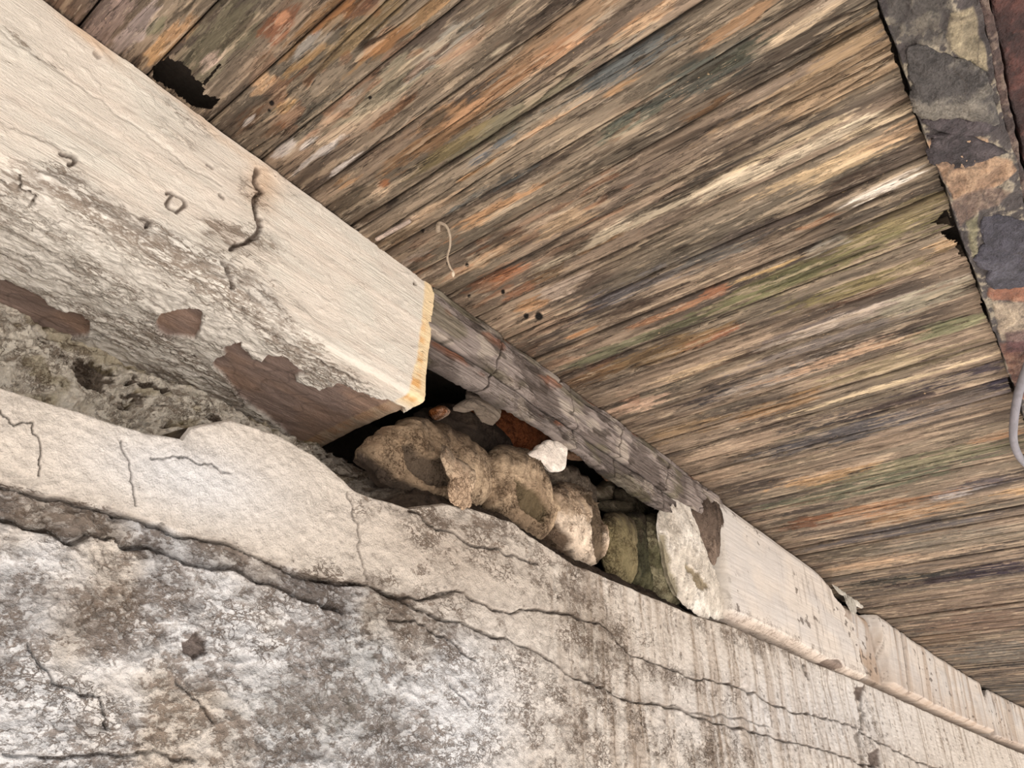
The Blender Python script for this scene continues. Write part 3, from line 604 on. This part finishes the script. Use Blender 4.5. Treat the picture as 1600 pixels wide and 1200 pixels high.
# end face and hidden back of the beam
ring = Pp[-1]; nr = len(ring)
cc = np.array([[XE - .002, 1.31, zT]]); Ve = np.vstack([ring, cc])
fe = np.array([(k, k + 1, nr) for k in range(nr - 1)])
mesh_obj('end_face', Ve, fe, np.tile(lin((196, 176, 150)), (len(Ve), 1)), M_STONE, beam)
box('core', (-0.6, 1.0, zB + .03), (XE - .02, 1.5, zT - .004), (150, 134, 118), M_STONE, beam)
# ================================================================== TIMBER WALL PLATE
plate = empty('timber_wall_plate', (1.6, 0.93, 0.83)); tag(plate, 'grey weathered timber plate under the plank ends between cream blocks', 'timber')
def board(name, xa, xb, zlo, zhi, y, seed, ragged, nx=700, nz=90, parent=plate, thick=0.03):
    xs = xa + (xb - xa) * np.linspace(0, 1, nx) ** 1.15
    t = np.linspace(0, 1, nz)
    A, T = np.meshgrid(xs, t, indexing='ij')
    lo = zlo(A) + ragged * (fbm(A * 14, A * 0, 4, seed) + .3 * fbm(A * 60, A * 0, 2, seed + 1)); hi = zhi(A)
    Zq = hi + (lo - hi) * T
    k = fbm(A * 7, Zq * 9, 4, seed + 2); l = fbm(A * 5, Zq * 110, 4, seed + 3, .6); m = ridged(A * 9, Zq * 14, 3, seed + 4)
    pe = ss(-.25, .15, k + .2 * l)
    hgt = .0016 * l + .003 * pe + .004 * k + .0015 * m
    c = mix(np.broadcast_to(lin((112, 101, 95)), A.shape + (3,)), lin((150, 138, 131)), pe)
    c = mix(c, lin((178, 166, 152)), .7 * ss(.15, .35, fbm(A * 10, Zq * 16, 3, seed + 5)) * pe)
    c = mix(c, lin((66, 56, 48)), .7 * ss(.22, .42, fbm(A * 9, Zq * 22, 4, seed + 6)))
    c = mix(c, lin((104, 98, 70)), .5 * ss(.1, .4, fbm(A * 5, Zq * 9, 3, seed + 7)))
    c = mix(c, lin((128, 76, 46)), .7 * ss(.25, .42, fbm(A * 8, Zq * 12, 3, seed + 8)) * (1 - ss(.1, .5, T)))
    c = c * (1 + .35 * l[..., None])
    crk = (1 - ss(0, .03, np.abs(perlin(A * 5, Zq * 16, seed + 9)))) * ss(.05, .3, perlin(A * 5, Zq * 5, seed + 19)); c = mix(c, lin((36, 29, 25)), .7 * crk); hgt = hgt - .006 * crk
    jn = np.zeros_like(A)
    for jx, sl_ in ((1.085, .25), (1.43, -.3), (1.66, .2), (1.95, .3)):
        jn = np.maximum(jn, 1 - ss(0.001, .0035, np.abs(A - jx - sl_ * (Zq - .9) - .01 * perlin(A * 0 + jx, Zq * 40, 2))))
    c = mix(c, lin((48, 40, 33)), .75 * jn); hgt = hgt - .006 * jn
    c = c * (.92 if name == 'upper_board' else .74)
    Yq = y + bend(A) - hgt
    P = np.stack([A, Yq, Zq], -1)
    P = np.concatenate([P[:, :1] + [0, thick, 0], P, P[:, -1:] + [0, thick, 0.004]], 1)
    c = np.concatenate([c[:, :1], c, c[:, -1:] * .6], 1)
    return grid_obj(name, P, c, M_PLATE, parent, flip=False, dirt=np.clip(.30 + .8 * fbm(P[..., 0] * 5, P[..., 2] * 12, 3, seed + 11), 0, 1))
seamz = lambda A: 0.885 + 0.0 * A - .004 * np.clip(A - 1.2, 0, 2)
board('upper_board', 0.80, 2.40, lambda A: seamz(A) + 0.004, lambda A: 0.997 + 0 * A, 0.916, 301, .003)
board('lower_board', 0.80, 2.30, lambda A: 0.832 + .01 * np.sin(A * 6), lambda A: seamz(A), 0.930, 331, .008)
board('edge_batten', 0.86, 2.35, lambda A: 0.985 + 0 * A, lambda A: 0.9965 + 0 * A, 0.9085, 361, .0025, nx=400, nz=10, thick=.01)
# ================================================================== RIGHT-HAND PAINTED BLOCKS
def face_block(name, label, xa, xb, z0f, z1f, y, seed, nx, nz, mode, lip=0.03, parent=None, cat='stone block', base=(219, 209, 198), group=None):
    xs = xa + (xb - xa) * np.linspace(0, 1, nx); t = np.linspace(0, 1, nz)
    A, T = np.meshgrid(xs, t, indexing='ij')
    zl = z0f(A); zh = z1f(A); Zq = zh + (zl - zh) * T
    u, v = proj(np.stack([A, y + bend(A), Zq], -1)); nn = fbm(A * 9, Zq * 22, 4, seed)
    ux, vx = u + 3 * nn, v + 3 * fbm(A * 9, Zq * 22, 4, seed + 1)
    l = fbm(A * 3.5 + 0.4 * Zq, (Zq - .02 * A) * 70, 3, seed + 2, .6); k = fbm(A * 3, Zq * 6, 3, seed + 3)
    c = mix(np.broadcast_to(lin(base), A.shape + (3,)), lin((210, 203, 196)), ss(-.3, .4, k))
    h = .004 * k + .0008 * l
    if mode == 'grooved':
        gv = fbm((A - .55 * Zq) * 9, Zq * .7, 3, seed + 4, .6); gl = 1 - ss(0, .05, np.abs(perlin((A - .50 * Zq) * 4.2, Zq * .3, seed + 5)))
        h = h + .007 * gv - .008 * gl; c = mix(c, lin((170, 148, 128)), .6 * ss(0, .4, gv)); c = mix(c, lin((112, 92, 76)), .6 * gl)
        c = mix(c, lin((176, 156, 138)), .45 * ss(.4, 1, T))
    sp = ss(.36, .44, fbm(A * 16, Zq * 26, 4, seed + 6)) * ss(-.1, .2, perlin(A * 3, Zq * 3, seed + 7))
    c = mix(c, lin((88, 74, 64)), .75 * sp)
    edge = np.minimum(A - xa, xb - A); jag = .006 * perlin(A * 0 + xa, Zq * 25, seed + 8)
    rr = .05 * (1 - ss(0, .06, edge)) ** 2
    bot = ss(1 - lip * 2.2, 1, T) ; tp = 1 - ss(0, .05, T)
    Yq = y + bend(A) - h + rr + .035 * bot ** 2 + .006 * tp
    c = mix(c, lin((188, 168, 150)), .6 * bot)
    if mode == 'first':
        r_ = ss(-.3, .3, k + .3)                      # peeled patch low on the left edge, chipped right end
        for poly, dc, dd in (([(1095,890),(1108,886),(1124,890),(1128,905),(1126,922),(1108,924),(1096,908)], (140,122,104), .006),
                             ([(1296,1030),(1312,1030),(1320,1042),(1306,1050),(1292,1044)], (120,102,90), .006),
                             ([(1282,895),(1296,912),(1302,928),(1318,948),(1322,962),(1336,975),(1340,990),(1352,1010),(1356,1052),(1380,1060),(1380,900),(1330,905),(1300,890)], (176,154,136), .03),
                             ([(1340,972),(1350,990),(1350,1008),(1358,1030),(1354,1050),(1344,1030),(1346,1006),(1336,985)], (112,92,78), .006)):
            s_ = sdf(ux, vx, poly); q_ = 1 - ss(-1, 1, s_); Yq = Yq + dd * q_; c = mix(c, lin(dc), .85 * q_)
        Yq += .0 * r_
        vd = ss(.2, .5, fbm(A * 30, Zq * 5, 3, seed + 12)) * ss(1180, 1300, ux); c = mix(c, lin((120, 102, 88)), .4 * vd)
        ld = 1 - ss(0, .09, edge) * 1.0; c = mix(c, lin((205, 196, 180)), .5 * ld * (A < 2.6))
    Pq = np.stack([A + jag * (1 - ss(0, .03, edge)), Yq, Zq], -1)
    ex = 0.22
    Pq = np.concatenate([Pq[:, :1] + [0, ex, 0], Pq, Pq[:, -1:] + [0, ex, 0]], 1)
    Pq = np.concatenate([Pq[:1] + [0, ex, 0], Pq, Pq[-1:] + [0, ex, 0]], 0)
    c = np.concatenate([c[:, :1], c, c[:, -1:]], 1); c = np.concatenate([c[:1], c, c[-1:]], 0)
    o = grid_obj(name, Pq, c, M_BLOCK, parent, flip=False, dirt=np.clip(.10 + .25 * (Pq[..., 2] < .62) + .2 * fbm(Pq[..., 0] * 3, Pq[..., 2] * 6, 3, seed + 21), 0, 1))
    if label: tag(o, label, cat, group)
    return o
face_block('painted_stone_block', 'long smooth cream painted block right of the rubble hole', 2.30, 3.97, lambda A: .580 + 0 * A + .006 * np.sin(A * 5), lambda A: .988 + 0 * A - .055 * ss(3.35, 3.9, A), 0.912, 401, 520, 280, 'first')
face_block('recessed_stone_block', 'narrow brownish block set back in the gap between two cream blocks', 3.975, 4.415, lambda A: .60 + 0 * A, lambda A: .955 + 0 * A, 0.955, 421, 90, 140, 'grooved', base=(186, 164, 144))
face_block('painted_stone_block', 'cream block with slanting vertical grooves near the lower right corner', 4.42, 7.35, lambda A: .618 + 0 * A + .004 * np.sin(A * 9), lambda A: .990 + 0 * A, 0.906, 441, 420, 180, 'grooved')
face_block('painted_stone_block', 'farthest cream block cut off at the right edge', 7.45, 9.7, lambda A: .60 + 0 * A, lambda A: .988 + 0 * A - .07 * np.exp(-((A - 7.5) / .12) ** 2), 0.93, 461, 200, 120, 'grooved')
# ================================================================== RUBBLE STONES in the hole
def rock(name, label, poly, y, thick, colr, col2, seed, streak=(1, 1), rough=.010, cat='stone', bare=None, nr=40, nt=150, parent=None, power=.5, plane='y', mat=None, group=None, tilt=0.0, jit=1.0, dirt=.35):
    q = np.array([ony(a, b, y) if plane == 'y' else onz(a, b, y) for a, b in poly])
    ax = (0, 2) if plane == 'y' else (0, 1)
    o2 = q[:, ax]
    ctr = o2.mean(0); an = np.arctan2(o2[:, 1] - ctr[1], o2[:, 0] - ctr[0]); rd = np.hypot(*(o2 - ctr).T)
    k = np.argsort(an); an, rd = an[k], rd[k]
    th = np.linspace(-math.pi, math.pi, nt, endpoint=False)
    rb = np.interp(th, np.concatenate([an - 2 * math.pi, an, an + 2 * math.pi]), np.tile(rd, 3))
    rb = rb * (1 + jit * (.06 * perlin(np.cos(th) * 4, np.sin(th) * 4, seed) + .04 * perlin(np.cos(th) * 12, np.sin(th) * 12, seed + 1)))
    rs = np.sin(np.linspace(0, 1, nr) * math.pi / 2)
    def half(sgn):
        Rr, Th = np.meshgrid(rs, th, indexing='ij'); RB = rb[None, :]
        a = ctr[0] + Rr * RB * np.cos(Th); b = ctr[1] + Rr * RB * np.sin(Th)
        d = thick * np.maximum(1 - Rr ** 2, 0) ** power
        e1 = ridged(a * 12 * streak[0], b * 12 * streak[1], 3, seed + 2); e2 = fbm(a * 40 * streak[0], b * 40 * streak[1], 4, seed + 3, .6); e3 = fbm(a * 6, b * 6, 2, seed + 4)
        env = np.minimum(1, (1 - Rr) * 8)
        d = d + env * (rough * .6 * e1 + rough * .4 * e2 + rough * e3)
        c = mix(np.broadcast_to(lin(colr), a.shape + (3,)), lin(col2), ss(-.1, .3, e3 + .4 * e2))
        c = c * (1 + .25 * e2[..., None])
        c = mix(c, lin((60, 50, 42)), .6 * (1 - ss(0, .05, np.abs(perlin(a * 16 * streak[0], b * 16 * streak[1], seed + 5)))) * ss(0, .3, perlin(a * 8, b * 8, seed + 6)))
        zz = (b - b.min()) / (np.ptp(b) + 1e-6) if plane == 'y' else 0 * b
        if dirt > .2: c = mix(c, lin((58, 47, 39)), .8 * ss(.52, .98, zz + .35 * e2 + .12 * e1))  # stone colour gets darker towards the top
        P3 = np.stack([a, (y - sgn * d) + tilt * (b - ctr[1]), b], -1) if plane == 'y' else np.stack([a, b, y - sgn * d], -1)
        if bare:
            u, v = proj(P3); w1 = 4 * fbm(a * 30, b * 30, 3, seed + 7); w2 = 4 * fbm(a * 30, b * 30, 3, seed + 8)
            for bp_, bc, bd in bare:
                s_ = sdf(u + w1, v + w2, bp_); k_ = 1 - ss(-1, 1, s_)
                c = mix(c, lin(bc) * np.ones_like(c) * (1 + .2 * e2[..., None]), k_)
                if plane == 'y': P3[..., 1] += sgn * bd * k_
                else: P3[..., 2] += sgn * bd * k_
        return P3, c
    P1, c1 = half(1); P2, c2 = half(-.5)
    V = np.vstack([P1.reshape(-1, 3), P2[:-1].reshape(-1, 3)]); cc_ = np.vstack([c1.reshape(-1, 3), c2[:-1].reshape(-1, 3)])
    fa = grid_faces(nr, nt, True); n1 = nr * nt
    fb = grid_faces(nr - 1, nt, True) + n1
    j = np.arange(nt); j1 = (j + 1) % nt
    fc = np.stack([(nr - 1) * nt + j, (nr - 1) * nt + j1, n1 + (nr - 2) * nt + j1, n1 + (nr - 2) * nt + j], -1)
    f = np.vstack([fa[:, ::-1], fb, fc[:, ::-1]])
    if plane != 'y': f = f
    zr = (V[:, 2] - V[:, 2].min()) / (np.ptp(V[:, 2]) + 1e-6)
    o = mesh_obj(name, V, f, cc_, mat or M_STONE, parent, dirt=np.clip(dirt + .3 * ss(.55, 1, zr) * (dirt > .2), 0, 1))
    if label: tag(o, label, cat, group)
    return o
TAN1, TAN2, BRN = (150, 128, 104), (190, 166, 138), (92, 78, 64)
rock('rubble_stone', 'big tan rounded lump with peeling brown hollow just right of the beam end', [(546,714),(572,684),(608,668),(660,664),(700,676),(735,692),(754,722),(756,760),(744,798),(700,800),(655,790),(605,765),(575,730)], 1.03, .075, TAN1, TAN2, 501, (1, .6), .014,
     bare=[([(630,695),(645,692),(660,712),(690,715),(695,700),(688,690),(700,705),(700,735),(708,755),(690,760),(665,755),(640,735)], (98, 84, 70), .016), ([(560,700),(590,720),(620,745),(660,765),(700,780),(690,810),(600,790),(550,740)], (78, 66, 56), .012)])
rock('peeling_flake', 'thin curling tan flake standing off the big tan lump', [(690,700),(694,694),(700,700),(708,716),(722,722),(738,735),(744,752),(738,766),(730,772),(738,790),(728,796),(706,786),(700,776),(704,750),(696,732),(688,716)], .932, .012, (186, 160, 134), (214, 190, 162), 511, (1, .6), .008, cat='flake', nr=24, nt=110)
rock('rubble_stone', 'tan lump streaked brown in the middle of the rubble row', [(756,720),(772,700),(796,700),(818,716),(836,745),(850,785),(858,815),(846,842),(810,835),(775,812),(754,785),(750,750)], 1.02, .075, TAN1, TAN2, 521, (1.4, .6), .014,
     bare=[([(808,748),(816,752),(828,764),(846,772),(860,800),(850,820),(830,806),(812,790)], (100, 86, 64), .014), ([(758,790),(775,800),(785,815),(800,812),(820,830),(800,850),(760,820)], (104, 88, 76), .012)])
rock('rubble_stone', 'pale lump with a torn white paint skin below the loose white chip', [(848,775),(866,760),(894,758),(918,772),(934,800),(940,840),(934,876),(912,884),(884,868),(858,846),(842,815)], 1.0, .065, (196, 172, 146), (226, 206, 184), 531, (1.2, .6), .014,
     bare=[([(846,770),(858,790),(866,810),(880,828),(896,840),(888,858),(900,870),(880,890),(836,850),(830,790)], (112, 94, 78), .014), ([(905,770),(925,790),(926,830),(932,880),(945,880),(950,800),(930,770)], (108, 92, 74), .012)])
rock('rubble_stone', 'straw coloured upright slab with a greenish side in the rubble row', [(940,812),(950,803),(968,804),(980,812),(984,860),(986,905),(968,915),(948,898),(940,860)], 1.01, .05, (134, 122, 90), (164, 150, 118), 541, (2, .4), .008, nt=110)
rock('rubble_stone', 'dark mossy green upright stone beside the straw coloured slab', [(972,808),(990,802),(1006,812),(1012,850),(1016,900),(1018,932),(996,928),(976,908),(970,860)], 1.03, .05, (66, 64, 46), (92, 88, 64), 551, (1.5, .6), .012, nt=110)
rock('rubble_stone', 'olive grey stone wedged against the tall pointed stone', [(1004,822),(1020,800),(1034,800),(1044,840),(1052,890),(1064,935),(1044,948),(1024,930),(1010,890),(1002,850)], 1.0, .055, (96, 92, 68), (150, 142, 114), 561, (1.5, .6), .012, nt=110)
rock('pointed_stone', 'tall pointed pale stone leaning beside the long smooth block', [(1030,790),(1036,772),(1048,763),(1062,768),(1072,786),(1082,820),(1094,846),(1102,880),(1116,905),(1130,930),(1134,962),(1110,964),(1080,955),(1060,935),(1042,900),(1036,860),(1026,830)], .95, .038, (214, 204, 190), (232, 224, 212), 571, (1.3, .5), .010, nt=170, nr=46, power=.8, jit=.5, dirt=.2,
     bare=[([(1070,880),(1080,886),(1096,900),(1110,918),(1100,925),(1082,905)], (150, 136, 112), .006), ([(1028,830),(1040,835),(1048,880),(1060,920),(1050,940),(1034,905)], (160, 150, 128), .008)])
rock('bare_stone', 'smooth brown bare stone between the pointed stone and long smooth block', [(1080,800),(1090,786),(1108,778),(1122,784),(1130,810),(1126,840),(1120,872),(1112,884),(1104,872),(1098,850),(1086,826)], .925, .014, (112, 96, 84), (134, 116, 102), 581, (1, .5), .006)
rock('flat_stone', 'flat oval stone with pale patches lying behind the rubble row', [(922,768),(935,758),(960,752),(985,752),(1008,762),(1028,775),(1020,785),(990,788),(955,786),(932,780)], 1.12, .04, (112, 98, 80), (196, 180, 156), 591, (.6, 1.6), .010, nt=110)
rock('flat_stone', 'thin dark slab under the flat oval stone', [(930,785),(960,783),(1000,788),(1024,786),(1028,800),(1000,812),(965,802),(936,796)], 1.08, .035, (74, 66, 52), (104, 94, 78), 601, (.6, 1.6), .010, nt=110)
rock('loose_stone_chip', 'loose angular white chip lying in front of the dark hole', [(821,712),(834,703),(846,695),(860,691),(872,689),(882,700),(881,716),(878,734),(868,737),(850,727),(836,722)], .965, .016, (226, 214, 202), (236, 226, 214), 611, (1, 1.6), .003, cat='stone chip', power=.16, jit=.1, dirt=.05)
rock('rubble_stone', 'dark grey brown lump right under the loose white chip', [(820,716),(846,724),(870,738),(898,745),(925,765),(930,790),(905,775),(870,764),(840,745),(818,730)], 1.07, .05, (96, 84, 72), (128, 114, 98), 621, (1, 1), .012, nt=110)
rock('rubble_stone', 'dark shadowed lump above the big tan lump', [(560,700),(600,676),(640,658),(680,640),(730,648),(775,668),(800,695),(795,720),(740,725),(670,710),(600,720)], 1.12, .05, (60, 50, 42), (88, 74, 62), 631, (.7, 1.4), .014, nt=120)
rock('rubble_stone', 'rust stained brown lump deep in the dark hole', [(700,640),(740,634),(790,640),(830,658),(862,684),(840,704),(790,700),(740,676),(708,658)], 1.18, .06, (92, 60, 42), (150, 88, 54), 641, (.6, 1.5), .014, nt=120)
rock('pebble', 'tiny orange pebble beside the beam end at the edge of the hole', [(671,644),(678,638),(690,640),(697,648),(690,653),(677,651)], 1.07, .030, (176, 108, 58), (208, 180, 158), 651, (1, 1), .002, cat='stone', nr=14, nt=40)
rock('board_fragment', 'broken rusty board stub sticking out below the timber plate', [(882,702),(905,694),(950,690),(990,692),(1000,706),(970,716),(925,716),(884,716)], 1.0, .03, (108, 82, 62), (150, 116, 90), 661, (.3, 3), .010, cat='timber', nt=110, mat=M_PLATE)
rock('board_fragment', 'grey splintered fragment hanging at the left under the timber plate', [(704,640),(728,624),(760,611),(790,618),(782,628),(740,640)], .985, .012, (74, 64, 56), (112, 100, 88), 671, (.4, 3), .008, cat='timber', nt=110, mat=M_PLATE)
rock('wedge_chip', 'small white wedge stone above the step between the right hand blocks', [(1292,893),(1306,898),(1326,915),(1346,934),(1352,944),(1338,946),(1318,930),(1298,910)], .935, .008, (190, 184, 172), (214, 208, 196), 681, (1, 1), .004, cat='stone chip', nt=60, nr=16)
# ================================================================== CORRODED GIRDER (right)
gird = empty('corroded_girder', (2, -0.1, 0.985)); tag(gird, 'dark corroded metal girder flange along the upper right, flaking', 'girder')
zG = 0.985
def girder_strip(name, ya, yb, z, seed, pal, parent, nx, ny, strokes=(), side=.03):
    u = np.linspace(-0.5, 1, 60)[:-1]; xs = np.concatenate([np.linspace(-.4, .55, 12)[:-1], cols_g]) 
    ys = np.linspace(ya, yb, ny)
    A, B = np.meshgrid(xs, ys, indexing='ij')
    px, py = proj(np.stack([A, B, np.full_like(A, z)], -1))
    px = px + 4 * fbm(A * 14, B * 14, 3, seed); py = py + 4 * fbm(A * 14, B * 14, 3, seed + 1)
    k = fbm(A * 7, B * 9, 4, seed + 2); e = ridged(A * 20, B * 26, 4, seed + 3); f = fbm(A * 60, B * 60, 3, seed + 4)
    c = mix(np.broadcast_to(lin(pal[0]), A.shape + (3,)), lin(pal[1]), ss(-.3, .4, k))
    e9 = fbm(A * 34, B * 40, 5, seed + 9, .7); c = c * (1 + .55 * e9[..., None]); c = mix(c, lin(pal[2]), .75 * ss(.30, .42, .55 * e + .5 * k + .5 * e9))
    h = .003 * k + .003 * e + .003 * e9
    for poly, cc1, dh in strokes:
        s_ = sdf(px, py, poly); q_ = 1 - ss(-1.5, 2.5, s_); c = mix(c, lin(cc1) * (1 + .3 * e[..., None] + .6 * e9[..., None]), .72 * q_); h = h + dh * q_
    c = mix(c, lin((44, 34, 34)), .5 * (1 - ss(0, .05, np.abs(perlin(A * 9, B * 16, seed + 5)))))
    ja = .004 * perlin(A * 12, A * 0, seed + 6) + .002 * perlin(A * 40, A * 0, seed + 7)
    P = np.stack([A, B + ja, z - h], -1)
    P = np.concatenate([P[:, :1] + [0, 0, side], P, P[:, -1:] + [0, 0, side]], 1)
    c = np.concatenate([c[:, :1] * .6, c, c[:, -1:] * .6], 1)
    return grid_obj(name, P, c, M_RUST, parent, flip=ya > yb)
gxs = np.linspace(.5, 9, 3000); _, gv = proj(np.stack([gxs, np.full_like(gxs, -.1), np.full_like(gxs, zG)], -1))
cols_g = np.interp(np.arange(-40, 900, 1.7), gv, gxs)
TANB = (150, 118, 92)
girder_strip('lower_flange', -0.149, -0.040, zG, 701, ((62, 56, 56), (84, 78, 75), (158, 148, 128)), gird, 500, 70, [
    ([(1380,-60),(1480,-60),(1490,60),(1470,70),(1420,70),(1395,60)], (70, 66, 62), 0),
    ([(1485,20),(1520,12),(1530,60),(1545,110),(1500,95),(1478,60)], (150, 138, 112), .001),
    ([(1446,218),(1500,210),(1545,216),(1548,240),(1580,252),(1585,270),(1560,288),(1520,300),(1490,310),(1468,270)], (160, 128, 100), .002),
    ([(1500,300),(1545,290),(1580,300),(1560,320),(1530,330),(1500,350),(1485,320)], (110, 90, 78), 0),
    ([(1510,345),(1530,335),(1525,370),(1535,420),(1520,400)], (112, 108, 82), 0),
    ([(1545,450),(1600,440),(1660,440),(1660,470),(1550,470)], (136, 88, 64), .001),
    ([(1550,475),(1640,470),(1640,535),(1565,530)], (158, 142, 122), .002),
    ([(1562,535),(1640,530),(1640,640),(1590,620)], (112, 72, 56), 0),
    ([(1570,520),(1600,515),(1640,520),(1640,550),(1575,548)], (82, 54, 58), .001)])
girder_strip('flange_lip', -0.160, -0.148, zG + .006, 731, ((60, 48, 46), (84, 66, 60), (120, 104, 92)), gird, 400, 8, side=.015)
rg = empty('red_brown_girder', (2, -0.3, 1.0)); tag(rg, 'dark red brown painted girder plate in the top right corner', 'girder')
girder_strip('girder_plate', -0.46, -0.166, zG + .022, 751, ((50, 28, 25), (68, 38, 33), (88, 54, 47)), rg, 300, 60)
def scale_flake(label, poly, dz, th, c1, c2, seed):
    o = rock('rust_scale', None, poly, zG - dz, th, c1, c2, seed, (1, 1), .005, parent=gird, plane='z', mat=M_RUST, power=.25, nt=130, nr=34)
scale_flake('', [(1418,72),(1432,66),(1448,68),(1468,80),(1492,90),(1520,100),(1540,118),(1550,150),(1560,196),(1530,190),(1500,186),(1470,184),(1434,182),(1424,160),(1426,130),(1420,100)], .002, .006, (74, 70, 68), (122, 116, 106), 801)
scale_flake('', [(1436,186),(1470,184),(1510,188),(1560,200),(1574,236),(1548,222),(1520,212),(1490,206),(1460,214),(1444,212)], .001, .004, (56, 49, 52), (78, 70, 72), 811)
scale_flake('', [(1534,342),(1560,336),(1590,344),(1606,352),(1622,410),(1626,440),(1600,446),(1570,452),(1556,452),(1546,420),(1538,380)], .001, .005, (62, 60, 70), (84, 82, 92), 821)
# ================================================================== SMALL HANGING THINGS
def tube(name, pts, r, c, mat, label, cat, seg=10, taper=None, parent=None):
    pts = np.array(pts, float); t = np.linspace(0, len(pts) - 1, 48)
    P = np.zeros((48, 3))
    for i_, tt in enumerate(t):
        k = min(int(tt), len(pts) - 2); f = tt - k
        p0, p1, p2, p3 = pts[max(k - 1, 0)], pts[k], pts[k + 1], pts[min(k + 2, len(pts) - 1)]
        P[i_] = .5 * (2 * p1 + (p2 - p0) * f + (2 * p0 - 5 * p1 + 4 * p2 - p3) * f * f + (3 * p1 - p0 - 3 * p2 + p3) * f ** 3)
    d = np.gradient(P, axis=0); d /= np.linalg.norm(d, axis=1)[:, None]
    a = np.cross(d, [0.3, 1, .2]); a /= np.linalg.norm(a, axis=1)[:, None]; b = np.cross(d, a)
    th = np.linspace(0, 2 * np.pi, seg, endpoint=False)
    rr = r * (np.ones(48) if taper is None else np.interp(np.linspace(0, 1, 48), *taper))
    V = P[:, None] + rr[:, None, None] * (np.cos(th)[None, :, None] * a[:, None] + np.sin(th)[None, :, None] * b[:, None])
    f = grid_faces(48, seg, True)
    col = np.tile(lin(c), (48 * seg, 1)) * (1 + .2 * perlin(np.arange(48 * seg) * .31, np.zeros(48 * seg), 3)[:, None])
    o = mesh_obj(name, V.reshape(-1, 3), f, col, mat, parent)
    if label: tag(o, label, cat)
    return o
hz = [(1612,556,.955),(1599,590,.955),(1590,620,.96),(1584,660,.955),(1584,690,.955),(1592,712,.96),(1606,728,.975),(1622,740,.99)]
tube('grey_cable', [onz(a, b, c) for a, b, c in hz], .0105, (128, 126, 132), M_BLOCK, 'smooth grey cable looping down at the right edge', 'cable', 14)
root = empty('dangling_root', onz(688, 352, .99)); tag(root, 'thin pale root dangling from the planks above the beam end', 'root')
tube('root_stem', [onz(684,360,.993), onz(686,349,.985), onz(697,353,.975), onz(703,368,.965), onz(703,385,.96), onz(699,402,.955), (onz(703,417,.952)), onz(708,424,.95)], .0024, (165, 150, 132), M_STONE, None, None, 10, ([0, .15, .3, 1], [2.2, 1.6, 1.0, .8]), root)
tp = onz(708, 428, .95)
tube('root_tip', [tp + np.array([-.004, -.003, .004]), tp, tp + np.array([.004, .003, -.004])], .0035, (215, 200, 178), M_STONE, None, None, 8, ([0, .4, .7, 1], [.3, 1, .9, .2]), root)
tube('timber_splinter', [onz(588,374,.990), onz(604,365,.989), onz(622,355,.989), onz(642,344,.990)], .0052, (186, 168, 156), M_WOOD, 'straight pale timber splinter against the planks near the beam top', 'splinter', 8, ([0, .06, .94, 1], [.7, 1, .9, .3]))
